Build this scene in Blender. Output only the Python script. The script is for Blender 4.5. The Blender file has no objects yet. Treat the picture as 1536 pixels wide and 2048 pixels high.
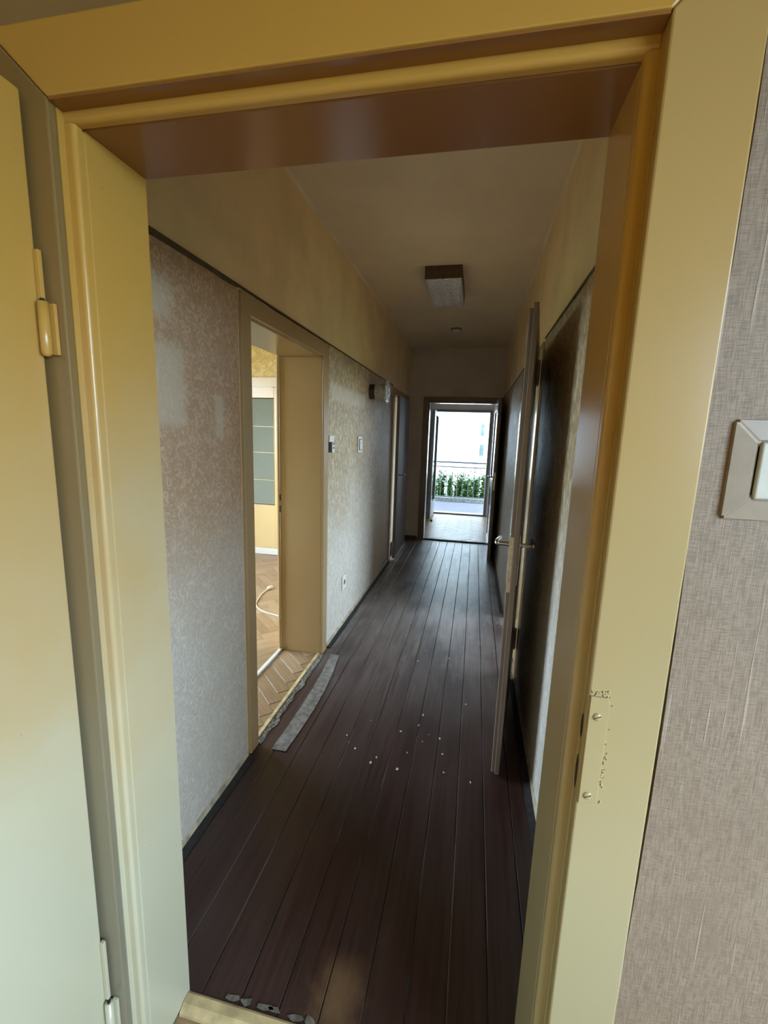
import bpy, bmesh, math, random
from mathutils import Vector, Matrix, noise as mnoise

# ------------------------------------------------------------------ camera, sky, exposure
sc = bpy.context.scene
COL = sc.collection
random.seed(7)
EYE = 1.52                                   # height of the lens above the hall floor (m)
F_PX = 878.0                                 # focal length in pixels of a 1536 wide frame
ROT = ((0.97898412, 0.06579043, -0.19303292),
       (0.20135657, -0.16174544, 0.96607140),
       (0.03233606, -0.98463701, -0.17159355))   # columns: right, down, forward
cam_d = bpy.data.cameras.new('camera')
cam = bpy.data.objects.new('camera', cam_d)
COL.objects.link(cam)
cam_d.sensor_fit = 'HORIZONTAL'
cam_d.sensor_width = 36.0
cam_d.lens = 36.0 * F_PX / 1536.0
cam_d.clip_start = 0.02
cam_d.clip_end = 200
cam.matrix_world = Matrix(((ROT[0][0], -ROT[0][1], -ROT[0][2], 0),
                           (ROT[1][0], -ROT[1][1], -ROT[1][2], 0),
                           (ROT[2][0], -ROT[2][1], -ROT[2][2], EYE),
                           (0, 0, 0, 1)))
sc.camera = cam

world = bpy.data.worlds.new('overcast_sky')
sc.world = world
world.use_nodes = True
bg = world.node_tree.nodes['Background']
bg.inputs['Color'].default_value = (0.61, 0.80, 1.0, 1)
bg.inputs['Strength'].default_value = 13.0

sc.view_settings.view_transform = 'Standard'
sc.view_settings.look = 'None'
sc.view_settings.exposure = 0.85
sc.view_settings.gamma = 1.0
sc.view_settings.use_curve_mapping = False
cy = sc.cycles
cy.use_denoising = True
cy.max_bounces = 12
cy.diffuse_bounces = 7
cy.glossy_bounces = 5
cy.transmission_bounces = 8
cy.sample_clamp_indirect = 6.0
cy.caustics_reflective = False
cy.caustics_refractive = False


def portal(name, loc, rot, sx, sy):
    """a sampling portal in a real opening: gives no light of its own"""
    d = bpy.data.lights.new(name, 'AREA')
    d.shape = 'RECTANGLE'
    d.size, d.size_y = sx, sy
    d.cycles.is_portal = True
    o = bpy.data.objects.new(name, d)
    o.location = loc
    o.rotation_euler = rot
    COL.objects.link(o)


R90 = math.pi / 2
portal('daylight_portal_balcony_door', (-0.25, 9.02, 1.0), (-R90, 0, 0), 1.0, 1.98)
portal('daylight_portal_far_room', (-3.42, 6.2, 1.3), (0, -R90, 0), 2.0, 2.0)
portal('daylight_portal_left_room', (-3.82, 2.5, 1.45), (0, -R90, 0), 2.1, 2.4)
portal('daylight_portal_right_room', (2.62, 3.45, 1.4), (0, R90, 0), 2.0, 1.7)
portal('daylight_portal_front_room', (1.72, -1.0, 1.55), (0, R90, 0), 1.7, 2.2)

# ------------------------------------------------------------------ layout (metres, hall runs along +y)
XL, XR = -0.965, 0.355        # hall side walls
ZC, ZR = 2.75, 2.09           # ceiling, picture rail
YN, YF = 0.672, 0.845         # door wall: near face, hall face
YE, YE2 = 6.45, 6.58          # end wall
YO, YO2 = 8.85, 9.0           # outer wall
XL2 = -1.255                  # far side of left hall wall
XR2 = 0.475

# ------------------------------------------------------------------ node helpers


class NT:
    def __init__(s, name):
        s.m = bpy.data.materials.new(name)
        s.m.use_nodes = True
        s.t = s.m.node_tree
        s.b = s.t.nodes['Principled BSDF']
        s._pos = None

    def n(s, kind, **kw):
        nd = s.t.nodes.new(kind)
        for k, v in kw.items():
            setattr(nd, k, v)
        return nd

    def put(s, sock, v):
        if hasattr(v, 'is_output'):
            s.t.links.new(v, sock)
        elif isinstance(v, (tuple, list)) and len(v) == 3 and len(sock.default_value) == 4:
            sock.default_value = (*v, 1)
        else:
            sock.default_value = v

    def pos(s):
        if s._pos is None:
            s._pos = s.n('ShaderNodeNewGeometry').outputs['Position']
        return s._pos

    def axis(s, i):
        x = s.n('ShaderNodeSeparateXYZ')
        s.put(x.inputs[0], s.pos())
        return x.outputs[i]

    def map(s, scale, src=None, rot=(0, 0, 0), loc=(0, 0, 0)):
        m = s.n('ShaderNodeMapping')
        s.put(m.inputs['Vector'], src if src is not None else s.pos())
        m.inputs['Scale'].default_value = scale
        m.inputs['Rotation'].default_value = rot
        m.inputs['Location'].default_value = loc
        return m.outputs[0]

    def noise(s, scale, detail=3.0, vec=None, rough=0.55, dist=0.0):
        nd = s.n('ShaderNodeTexNoise')
        s.put(nd.inputs['Vector'], vec if vec is not None else s.pos())
        nd.inputs['Scale'].default_value = scale
        nd.inputs['Detail'].default_value = detail
        nd.inputs['Roughness'].default_value = rough
        nd.inputs['Distortion'].default_value = dist
        return nd.outputs['Fac']

    def ramp(s, f, a, b, lo=0.0, hi=1.0):
        m = s.n('ShaderNodeMapRange')
        m.interpolation_type = 'SMOOTHSTEP'
        s.put(m.inputs['Value'], f)
        m.inputs['From Min'].default_value = a
        m.inputs['From Max'].default_value = b
        m.inputs['To Min'].default_value = lo
        m.inputs['To Max'].default_value = hi
        return m.outputs[0]

    def math(s, op, a, b=0.0, c=None):
        m = s.n('ShaderNodeMath', operation=op)
        s.put(m.inputs[0], a)
        s.put(m.inputs[1], b)
        if c is not None:
            s.put(m.inputs[2], c)
        return m.outputs[0]

    def mix(s, f, a, b):
        m = s.n('ShaderNodeMix', data_type='RGBA')
        s.put(m.inputs[0], f)
        s.put(m.inputs[6], a)
        s.put(m.inputs[7], b)
        return m.outputs[2]

    def bump(s, h, strength=0.3, dist=0.002):
        b = s.n('ShaderNodeBump')
        b.inputs['Strength'].default_value = strength
        b.inputs['Distance'].default_value = dist
        s.put(b.inputs['Height'], h)
        s.put(s.b.inputs['Normal'], b.outputs[0])

    def patch(s, i, j, ci, cj, hi, hj, soft):
        """soft-edged rectangle on two world axes (a place where something hung)"""
        a = s.math('ABSOLUTE', s.math('SUBTRACT', s.axis(i), ci))
        b = s.math('ABSOLUTE', s.math('SUBTRACT', s.axis(j), cj))
        w = s.math('MULTIPLY', s.math('SUBTRACT', s.noise(25, 3), 0.5), soft * 2)
        a = s.math('ADD', a, w)
        return s.math('MULTIPLY', s.ramp(a, hi - soft, hi + soft, 1, 0), s.ramp(b, hj - soft, hj + soft, 1, 0))

    def set(s, color=None, rough=None, metal=None, spec=None, coat=None, **kw):
        if color is not None:
            s.put(s.b.inputs['Base Color'], color)
        if rough is not None:
            s.put(s.b.inputs['Roughness'], rough)
        if metal is not None:
            s.put(s.b.inputs['Metallic'], metal)
        if spec is not None:
            s.put(s.b.inputs['Specular IOR Level'], spec)
        if coat is not None:
            s.b.inputs['Coat Weight'].default_value = coat
            s.b.inputs['Coat Roughness'].default_value = 0.12
        for k, v in kw.items():
            s.put(s.b.inputs[k], v)
        return s.m


def simple(name, c, rough=0.5, var=0.12, scale=6, bump=0.0, bscale=60, metal=0.0, **kw):
    t = NT(name)
    f = t.noise(scale, 4)
    dark = tuple(x * (1 - var) for x in c)
    lite = tuple(min(1, x * (1 + var)) for x in c)
    col = t.mix(t.ramp(f, 0.3, 0.7), dark, lite)
    if bump:
        t.bump(t.noise(bscale, 3), bump, 0.002)
    return t.set(col, rough, metal, **kw)


def mat_gloss_paint(name, c, stain, rough=0.24, top_tint=None):
    """old brushed oil paint: patchy yellowing (optional tint growing towards the top), brush ripples"""
    t = NT(name)
    f = t.ramp(t.noise(1.6, 2, rough=0.5), 0.2, 0.85)
    col = t.mix(t.math('MULTIPLY', f, 0.5), c, stain)
    if top_tint is not None:
        h = t.math('ADD', t.axis(2), t.math('MULTIPLY', t.math('SUBTRACT', t.noise(2.5, 4), 0.5), 0.9))
        col = t.mix(t.ramp(h, 0.45, 1.9, 0.0, 0.9), col, top_tint)
    sp = t.ramp(t.noise(55, 4), 0.70, 0.78)
    col = t.mix(t.math('MULTIPLY', sp, 0.3), col, (0.16, 0.11, 0.06))
    t.bump(t.noise(1.0, 3, t.map((120, 120, 6))), 0.07, 0.0012)
    return t.set(col, rough, 0)


M = {}
M['cream'] = mat_gloss_paint('cream_gloss_paint', (0.47, 0.46, 0.335), (0.43, 0.37, 0.22), top_tint=(0.45, 0.235, 0.024))
M['creampale'] = mat_gloss_paint('pale_cream_gloss_paint', (0.36, 0.32, 0.19), (0.33, 0.28, 0.15), top_tint=(0.39, 0.25, 0.082))
M['dark_tone'] = mat_gloss_paint('shade_darkened_cream_paint', (0.20, 0.185, 0.13), (0.17, 0.135, 0.075), 0.3, top_tint=(0.21, 0.125, 0.035))  # darker cream: shade beside the open leaf put into the colour
M['shade_brown'] = mat_gloss_paint('shade_browned_gloss_paint', (0.25, 0.11, 0.032), (0.19, 0.08, 0.022), 0.18)  # cream turned brown: soffit and rebate shade put into the colour
M['tan'] = mat_gloss_paint('tan_gloss_paint', (0.43, 0.31, 0.16), (0.35, 0.22, 0.09))
M['yellow'] = mat_gloss_paint('yellowed_gloss_paint', (0.68, 0.50, 0.24), (0.55, 0.36, 0.13))
M['leafpaint'] = mat_gloss_paint('greyed_door_paint', (0.27, 0.22, 0.19), (0.21, 0.16, 0.12))
M['leafmatte'] = simple('matte_grey_door_paint', (0.21, 0.18, 0.18), 0.6, 0.08, 5)
M['white_paint'] = mat_gloss_paint('white_gloss_paint', (0.74, 0.73, 0.68), (0.60, 0.55, 0.42))
M['upper'] = simple('upper_wall_paint', (0.82, 0.64, 0.37), 0.75, 0.08, 3, 0.12, 90)
M['ceiling'] = simple('ceiling_distemper', (0.76, 0.65, 0.48), 0.8, 0.06, 2, 0.1, 70)
M['lobby'] = simple('grey_mauve_wall_paint', (0.70, 0.63, 0.60), 0.75, 0.06, 3, 0.1, 80)
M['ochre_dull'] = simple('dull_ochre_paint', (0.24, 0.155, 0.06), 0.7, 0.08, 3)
M['ochre'] = simple('ochre_room_paint', (0.60, 0.42, 0.17), 0.7, 0.08, 3)
M['plaster'] = simple('old_brown_plaster', (0.10, 0.065, 0.045), 0.9, 0.3, 20, 0.4, 120)
M['rail'] = simple('dark_brown_rail', (0.075, 0.045, 0.022), 0.6, 0.35, 25, 0.3, 90)
M['dirt'] = simple('black_floor_dirt', (0.018, 0.015, 0.013), 0.85, 0.4, 40, 0.6, 120)
def mat_seam():
    t = NT('dust_packed_seams')
    f = t.ramp(t.noise(1.0, 4, t.map((3.0, 1.4, 1)), 0.6), 0.46, 0.6)
    f = t.math('MULTIPLY', f, t.ramp(t.axis(1), 2.4, 3.6, 1.0, 0.15))
    return t.set(t.mix(f, (0.012, 0.010, 0.009), (0.20, 0.175, 0.155)), 0.9, 0)


M['seamdust'] = mat_seam()
M['base'] = simple('worn_beige_moulding', (0.38, 0.32, 0.22), 0.55, 0.3, 22, 0.2, 90)
M['metal'] = simple('worn_nickel', (0.55, 0.53, 0.50), 0.25, 0.2, 40, metal=1.0)
M['darkmetal'] = simple('dark_brown_enamel', (0.05, 0.035, 0.03), 0.4, 0.2, 30)
M['lampbrown'] = simple('brown_lamp_housing', (0.10, 0.065, 0.045), 0.45, 0.2, 20)
M['plastic'] = simple('aged_white_plastic', (0.72, 0.70, 0.62), 0.35, 0.06, 20)
M['whiteplastic'] = simple('bright_white_plastic', (0.92, 0.92, 0.90), 0.25, 0.02, 20)
M['plastic_dim'] = simple('yellowed_white_plastic', (0.42, 0.40, 0.33), 0.35, 0.06, 20)
M['plastic_beige'] = simple('beige_plastic_frame', (0.27, 0.215, 0.155), 0.4, 0.08, 25)
M['black'] = simple('black_void', (0.008, 0.008, 0.008), 0.8, 0.2, 20)
M['rubble'] = simple('grey_broken_screed', (0.22, 0.20, 0.17), 0.9, 0.45, 60, 0.9, 90)
M['scrap'] = simple('dirty_scrap', (0.13, 0.11, 0.085), 0.8, 0.4, 60)
M['lath'] = simple('bare_pine_lath', (0.50, 0.39, 0.20), 0.55, 0.25, 18, 0.2, 80)
M['outside_slab'] = simple('balcony_concrete', (0.062, 0.058, 0.085), 0.85, 0.15, 6, 0.3, 40)
M['kerb'] = simple('pale_gravel_kerb', (0.14, 0.15, 0.125), 0.9, 0.4, 30)
M['iron'] = simple('grey_iron_paint', (0.05, 0.055, 0.055), 0.5, 0.2, 20)
M['alu'] = simple('grey_outer_frame_paint', (0.18, 0.19, 0.18), 0.45, 0.1, 10)
M['ground'] = simple('garden_ground', (0.05, 0.07, 0.03), 0.95, 0.4, 2)
M['house'] = simple('white_render', (0.80, 0.80, 0.78), 0.9, 0.04, 2)
M['house_roof'] = simple('grey_roof_tiles', (0.30, 0.28, 0.27), 0.8, 0.2, 4)
M['house_glass'] = simple('dark_window_glass', (0.05, 0.075, 0.075), 0.3, 0.2, 4)
M['tape'] = simple('grey_peeling_strip', (0.17, 0.155, 0.135), 0.38, 0.35, 30, 0.5, 60)
M['chip'] = simple('paint_chip', (0.55, 0.50, 0.42), 0.7, 0.3, 100)
M['cable'] = simple('white_cable_sheath', (0.70, 0.64, 0.48), 0.4, 0.1, 20)
M['leaf'] = simple('plant_leaf', (0.045, 0.115, 0.010), 0.55, 0.5, 25, **{'Transmission Weight': 0.0})
M['petal'] = simple('magenta_petal', (0.26, 0.012, 0.13), 0.6, 0.3, 40)
M['stem'] = simple('plant_stem', (0.05, 0.08, 0.03), 0.6, 0.3, 40)


def mat_wallpaper(name='embossed_hall_wallpaper', fine=False):
    """embossed hall wallpaper: rice-grain relief, browner above waist height, paler places where things hung"""
    t = NT(name)
    grain = t.noise(30, 4, rough=0.6, dist=2.2) if fine else t.noise(1.0, 1.5, t.map((62, 62, 26), rot=(0.35, 0, 0)), dist=0.7)
    fib = t.noise(16, 5, rough=0.7, dist=2.5)
    g = t.math('ADD', t.math('MULTIPLY', t.ramp(grain, 0.46, 0.62), 0.75), t.math('MULTIPLY', t.ramp(fib, 0.35, 0.65), 0.5))
    big = t.noise(1.7, 4, rough=0.6)
    low = t.ramp(t.math('ADD', t.axis(2), t.math('MULTIPLY', t.math('SUBTRACT', big, 0.5), 0.9)), 0.65, 1.45)
    pale_tone = t.mix(t.ramp(grain, 0.40, 0.65), (0.53, 0.475, 0.385), (0.65, 0.60, 0.51))
    if fine:
        dark_tone = t.mix(t.ramp(g, 0.1, 1.1), (0.43, 0.28, 0.165), (0.60, 0.43, 0.27))
    else:
        dark_tone = t.mix(t.ramp(g, 0.2, 1.0), (0.34, 0.235, 0.12), (0.60, 0.47, 0.27))
    col = t.mix(low, pale_tone, dark_tone)
    msk = None
    for (yc, zc, hy, hz, so) in ((1.262, 1.655, 0.085, 0.125, 0.018), (1.545, 1.57, 0.026, 0.08, 0.01),
                                 (1.235, 1.91, 0.06, 0.05, 0.025), (3.35, 1.80, 0.47, 0.055, 0.02),
                                 (4.35, 1.72, 0.16, 0.06, 0.025), (4.72, 0.33, 0.22, 0.30, 0.03)):
        p = t.patch(1, 2, yc, zc, hy, hz, so)
        msk = p if msk is None else t.math('MAXIMUM', msk, p)
    col = t.mix(t.math('MULTIPLY', msk, 0.6), col, (0.60, 0.52, 0.39))
    h = t.math('MULTIPLY', g, t.math('SUBTRACT', 1.0, t.math('MULTIPLY', msk, 0.7)))
    t.bump(h, 0.5, 0.0035)
    return t.set(col, t.ramp(fib, 0.3, 0.7, 0.38, 0.6), 0)


def mat_linen():
    """grey-beige woven-look wallpaper of the front room"""
    t = NT('linen_weave_wallpaper')
    wx = t.noise(1.0, 2, t.map((900, 900, 40)))
    wz = t.noise(1.0, 2, t.map((60, 60, 900)))
    slub = t.ramp(t.noise(1.0, 2, t.map((130, 130, 3.2))), 0.63, 0.72)
    w = t.math('ADD', t.math('MULTIPLY', wx, 0.6), t.math('MULTIPLY', wz, 0.6))
    col = t.mix(t.ramp(w, 0.45, 0.75), (0.165, 0.115, 0.075), (0.285, 0.215, 0.15))
    stain = t.ramp(t.noise(3.5, 5, rough=0.6), 0.5, 0.7)
    col = t.mix(t.math('MULTIPLY', stain, 0.35), col, (0.18, 0.125, 0.08))
    col = t.mix(t.math('MULTIPLY', slub, 0.45), col, (0.42, 0.36, 0.29))
    t.bump(t.math('ADD', w, slub), 0.5, 0.0012)
    return t.set(col, 0.6, 0)


def mat_boards():
    """painted floor boards: oxblood paint, worn grey along the walked line, dust and scratches"""
    t = NT('oxblood_floor_paint')
    oi = t.n('ShaderNodeObjectInfo').outputs['Random']
    sh = t.math('MULTIPLY', oi, 37.0)
    cb = t.n('ShaderNodeCombineXYZ')
    t.put(cb.inputs[0], sh)
    va = t.n('ShaderNodeVectorMath', operation='ADD')
    t.put(va.inputs[0], t.pos())
    t.put(va.inputs[1], cb.outputs[0])
    v = va.outputs[0]
    grain = t.noise(1.0, 5, t.map((60, 2.2, 1), v), 0.65)
    wear = t.noise(1.8, 5, t.map((1.6, 0.6, 1)), 0.5)
    base = t.mix(t.ramp(grain, 0.3, 0.75), (0.017, 0.0045, 0.0035), (0.040, 0.011, 0.008))
    base = t.mix(t.math('MULTIPLY', oi, 0.5), base, (0.034, 0.013, 0.009))
    path = t.ramp(t.axis(1), 1.8, 3.8)
    wf = t.math('MULTIPLY', t.ramp(wear, 0.28, 0.62), t.math('ADD', 0.08, t.math('MULTIPLY', path, 0.9)))
    wf = t.math('MULTIPLY', wf, t.ramp(grain, 0.25, 0.6, 0.4, 1.0))
    col = t.mix(wf, base, (0.26, 0.22, 0.20))
    fleck = t.math('MULTIPLY', t.ramp(t.noise(1.0, 5, t.map((16, 3.5, 1)), 0.7), 0.52, 0.70), path)
    col = t.mix(t.math('MULTIPLY', fleck, 0.45), col, (0.34, 0.31, 0.29))
    dust = t.ramp(t.noise(42, 4, rough=0.7), 0.70, 0.80)
    col = t.mix(t.math('MULTIPLY', dust, 0.28), col, (0.26, 0.23, 0.20))
    d = t.patch(0, 1, -0.27, 0.93, 0.05, 0.07, 0.05)
    col = t.mix(t.math('MULTIPLY', d, 0.6), col, (0.22, 0.13, 0.06))
    scr = t.ramp(t.noise(1.0, 2, t.map((240, 5, 1), rot=(0, 0, 0.12))), 0.72, 0.78)
    col = t.mix(t.math('MULTIPLY', scr, 0.25), col, (0.25, 0.2, 0.17))
    rough = t.ramp(grain, 0.2, 0.8, 0.30, 0.44)
    t.bump(grain, 0.2, 0.0015)
    return t.set(col, rough, 0, spec=0.5)


def mat_parquet():
    t = NT('oak_parquet')
    oi = t.n('ShaderNodeObjectInfo').outputs['Random']
    oc = t.n('ShaderNodeTexCoord').outputs['Object']
    cb = t.n('ShaderNodeCombineXYZ')
    t.put(cb.inputs[1], t.math('MULTIPLY', oi, 19.0))
    va = t.n('ShaderNodeVectorMath', operation='ADD')
    t.put(va.inputs[0], oc)
    t.put(va.inputs[1], cb.outputs[0])
    g = t.noise(1.0, 5, t.map((6, 90, 1), va.outputs[0]), 0.6)
    a = t.mix(oi, (0.20, 0.115, 0.055), (0.33, 0.215, 0.12))
    b = t.mix(oi, (0.30, 0.19, 0.10), (0.42, 0.29, 0.17))
    col = t.mix(t.ramp(g, 0.3, 0.7), a, b)
    t.bump(g, 0.15, 0.001)
    return t.set(col, 0.38, 0)


def mat_glass_pattern(name, c, scale, strength, trans, rough, metal=0.0):
    t = NT(name)
    vo = t.n('ShaderNodeTexVoronoi')
    t.put(vo.inputs['Vector'], t.pos())
    vo.inputs['Scale'].default_value = scale
    t.bump(vo.outputs['Distance'], strength, 0.012)
    return t.set(c, rough, metal, **{'Transmission Weight': trans, 'IOR': 1.45})


M['wallpaper'] = mat_wallpaper()
M['wallpaper_fine'] = mat_wallpaper('fibrous_hall_wallpaper', True)
M['linen'] = mat_linen()
M['boards'] = mat_boards()
M['parquet'] = mat_parquet()
M['lampglass'] = mat_glass_pattern('cut_glass_lamp_panel', (0.92, 0.95, 1.0), 60, 1.0, 0.0, 0.12, 0.5)
M['sconceglass'] = mat_glass_pattern('cast_ice_glass', (0.95, 0.97, 0.90), 45, 1.0, 0.55, 0.04)
M['frosted'] = mat_glass_pattern('frosted_door_glass', (0.22, 0.24, 0.17), 140, 0.25, 0.15, 0.3)
M['clearglass'] = mat_glass_pattern('window_glass', (0.95, 0.97, 0.96), 3, 0.0, 1.0, 0.0)


def mat_roompaper():
    t = NT('yellow_embossed_wallpaper')
    f = t.noise(7, 5, rough=0.6, dist=3.0)
    t.bump(t.ramp(f, 0.4, 0.6), 0.6, 0.006)
    return t.set(t.mix(t.ramp(f, 0.4, 0.62), (0.66, 0.47, 0.16), (0.80, 0.64, 0.28)), 0.5, 0)


M['roompaper'] = mat_roompaper()

# ------------------------------------------------------------------ mesh helpers


def add_box(bm, x0, x1, y0, y1, z0, z1):
    vs = [bm.verts.new(p) for p in ((x0, y0, z0), (x1, y0, z0), (x1, y1, z0), (x0, y1, z0),
                                    (x0, y0, z1), (x1, y0, z1), (x1, y1, z1), (x0, y1, z1))]
    fs = [(0, 3, 2, 1), (4, 5, 6, 7), (0, 1, 5, 4), (1, 2, 6, 5), (2, 3, 7, 6), (3, 0, 4, 7)]
    return [bm.faces.new([vs[i] for i in f]) for f in fs]


def add_prism(bm, poly, h0, h1, to3):
    """extrude a 2D outline between h0 and h1; to3(a, b, h) gives the 3D point"""
    lo = [bm.verts.new(to3(a, b, h0)) for a, b in poly]
    hi = [bm.verts.new(to3(a, b, h1)) for a, b in poly]
    n = len(poly)
    bm.faces.new(lo[::-1])
    bm.faces.new(hi)
    for i in range(n):
        j = (i + 1) % n
        bm.faces.new((lo[i], lo[j], hi[j], hi[i]))


def add_lathe(bm, prof, to3, n=32):
    """prof: list of (radius, height along axis)"""
    rings = []
    for r, h in prof:
        if r < 1e-6:
            rings.append([bm.verts.new(to3(0, 0, h))])
        else:
            rings.append([bm.verts.new(to3(r * math.cos(2 * math.pi * k / n), r * math.sin(2 * math.pi * k / n), h)) for k in range(n)])
    for a, b in zip(rings, rings[1:]):
        for k in range(n):
            l = (k + 1) % n
            if len(a) == 1 and len(b) == 1:
                continue
            if len(a) == 1:
                bm.faces.new((a[0], b[l], b[k]))
            elif len(b) == 1:
                bm.faces.new((a[k], a[l], b[0]))
            else:
                bm.faces.new((a[k], a[l], b[l], b[k]))


def add_tube(bm, pts, r, n=8, taper=None):
    pts = [Vector(p) for p in pts]
    rings = []
    for i, p in enumerate(pts):
        d = (pts[min(i + 1, len(pts) - 1)] - pts[max(i - 1, 0)]).normalized()
        u = d.cross(Vector((0, 0, 1)))
        if u.length < 1e-3:
            u = d.cross(Vector((1, 0, 0)))
        u.normalize()
        w = d.cross(u)
        rr = r if taper is None else r * taper[i]
        rings.append([bm.verts.new(p + (u * math.cos(2 * math.pi * k / n) + w * math.sin(2 * math.pi * k / n)) * rr) for k in range(n)])
    for a, b in zip(rings, rings[1:]):
        for k in range(n):
            l = (k + 1) % n
            bm.faces.new((a[k], a[l], b[l], b[k]))
    bm.faces.new(rings[0][::-1])
    bm.faces.new(rings[-1])


def origin_of(o):
    v = Vector((0, 0, 0))
    while o is not None:
        v += Vector(o.location)
        o = o.parent
    return v


def link(name, bm, mat, parent=None, smooth=False, bevel=0.0, seg=2):
    """bm is given in world coordinates; the mesh is stored relative to its parent"""
    if bevel:
        bmesh.ops.bevel(bm, geom=list(bm.edges), offset=bevel, segments=seg, affect='EDGES', profile=0.5, clamp_overlap=True)
    bmesh.ops.recalc_face_normals(bm, faces=list(bm.faces))
    if parent is not None:
        bmesh.ops.translate(bm, verts=list(bm.verts), vec=-origin_of(parent))
    me = bpy.data.meshes.new(name)
    bm.to_mesh(me)
    bm.free()
    if smooth:
        for p in me.polygons:
            p.use_smooth = True
    me.materials.append(M[mat])
    o = bpy.data.objects.new(name, me)
    COL.objects.link(o)
    o.parent = parent
    return o


def box(name, dims, mat, parent=None, bevel=0.0, seg=2):
    bm = bmesh.new()
    add_box(bm, *dims)
    return link(name, bm, mat, parent, False, bevel, seg)


def boxes(name, dl, mat, parent=None):
    bm = bmesh.new()
    for d in dl:
        add_box(bm, *d)
    return link(name, bm, mat, parent)


def tag(o, label, cat, group=None, kind=None):
    o['label'] = label
    o['category'] = cat
    if group:
        o['group'] = group
    if kind:
        o['kind'] = kind
    return o


def struct(o, label, cat):
    return tag(o, label, cat, kind='structure')


def root(name, loc, label, cat, group=None, kind=None):
    o = bpy.data.objects.new(name, None)
    o.empty_display_size = 0.05
    COL.objects.link(o)
    o.location = loc
    return tag(o, label, cat, group, kind)


# ------------------------------------------------------------------ floors
fl = struct(box('floor', (XL, XR, YF - 0.02, YE, -0.12, -0.0042), 'seamdust'), 'dark oxblood painted board floor of the long hallway', 'floor')
NB = 12
bw = (XR - XL) / NB
for i in range(NB):
    bm = bmesh.new()
    x0 = XL + i * bw + 0.0014
    x1 = XL + (i + 1) * bw - 0.0014
    t0, t1 = random.uniform(-0.0016, 0), random.uniform(-0.0016, 0)
    nseg = 14
    prof = ((x0, -0.021), (x1, -0.021), (x1, t1 - 0.002), (x1 - 0.002, t1), (x0 + 0.002, t0), (x0, t0 - 0.002))
    rings = []
    for k in range(nseg + 1):
        y = YF - 0.01 + (YE - YF + 0.005) * k / nseg
        dz = random.uniform(-0.0012, 0)
        rings.append([bm.verts.new((x, y, z + (dz if z > -0.02 else 0))) for x, z in prof])
    for a, b in zip(rings, rings[1:]):
        for k in range(6):
            bm.faces.new((a[k], a[(k + 1) % 6], b[(k + 1) % 6], b[k]))
    bm.faces.new(rings[0][::-1])
    bm.faces.new(rings[-1])
    link('floor_board', bm, 'boards', fl)

PW, PL = 0.08, 0.32
plank_me = None


def herringbone(parent, x0, x1, y0, y1, z, ox=0.0, oy=0.0):
    """oak blocks laid herringbone at 45 degrees; every block is an object sharing one mesh"""
    global plank_me
    if plank_me is None:
        bm = bmesh.new()
        add_box(bm, 0.0006, PL - 0.0006, 0.0006, PW - 0.0006, -0.012, 0)
        bmesh.ops.bevel(bm, geom=[e for e in bm.edges if all(v.co.z > -0.001 for v in e.verts)], offset=0.0012, segments=1, affect='EDGES')
        bmesh.ops.recalc_face_normals(bm, faces=list(bm.faces))
        plank_me = bpy.data.meshes.new('parquet_block')
        bm.to_mesh(plank_me)
        bm.free()
        plank_me.materials.append(M['parquet'])
    k = int(round(PL / PW))
    c, s_ = math.cos(math.pi / 4), math.sin(math.pi / 4)
    po = origin_of(parent)
    cx, cyy = (x0 + x1) / 2 + ox, (y0 + y1) / 2 + oy
    N = 70
    for a in range(-N, N):
        for b in range(-N, N):
            # classic herringbone lattice: horizontal block at (a+b*k... ) built from unit cells
            m = (a - b) % (2 * k)
            if m == 0:
                u, v, vert = a * PW, b * PW, False
            elif m == k + (k - 1):
                u, v, vert = a * PW, b * PW, True
            else:
                continue
            if vert:
                mu, mv = u + PW / 2, v + PL / 2 - 0
            else:
                mu, mv = u + PL / 2, v + PW / 2
            X = cx + mu * c - mv * s_
            Y = cyy + mu * s_ + mv * c
            m_ = 0.117
            if X < x0 + m_ or X > x1 - m_ or Y < y0 + m_ or Y > y1 - m_:
                continue
            o = bpy.data.objects.new('parquet_block', plank_me)
            COL.objects.link(o)
            o.parent = parent
            if vert:
                bu, bv, ang = u + PW, v, math.pi / 4 + R90
            else:
                bu, bv, ang = u, v, math.pi / 4
            o.location = Vector((cx + bu * c - bv * s_, cyy + bu * s_ + bv * c, z + random.uniform(-0.0006, 0))) - po
            o.rotation_euler = (0, 0, ang)


fr = struct(box('floor.001', (-3.8, XL - 0.022, 0.55, 4.97, -0.12, -0.003), 'parquet'), 'oak herringbone parquet of the room through the left doorway', 'floor')
herringbone(fr, -2.85, -0.94, 1.6, 4.965, 0.0)
fe = struct(box('floor.002', (-1.1, 0.75, YE2 - 0.12, YO - 0.02, -0.12, -0.007), 'parquet'), 'pale herringbone parquet between hallway and balcony door', 'floor')
herringbone(fe, -0.95, 0.62, YE2 - 0.1, YO - 0.02, -0.004)
struct(box('floor.003', (-1.6, 1.7, -2.6, YF - 0.045, -0.12, -0.012), 'parquet'), 'brown wooden floor of the room in front of the door frame', 'floor')
struct(box('floor.004', (XR + 0.005, 2.6, 1.4, 5.6, -0.12, 0.0), 'parquet'), 'brown floor of the room behind the right-hand wall', 'floor')
struct(box('floor.005', (-3.4, -1.1, 5.1, YO - 0.02, -0.12, -0.001), 'parquet'), 'brown floor of the room behind the far left door', 'floor')

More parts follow.
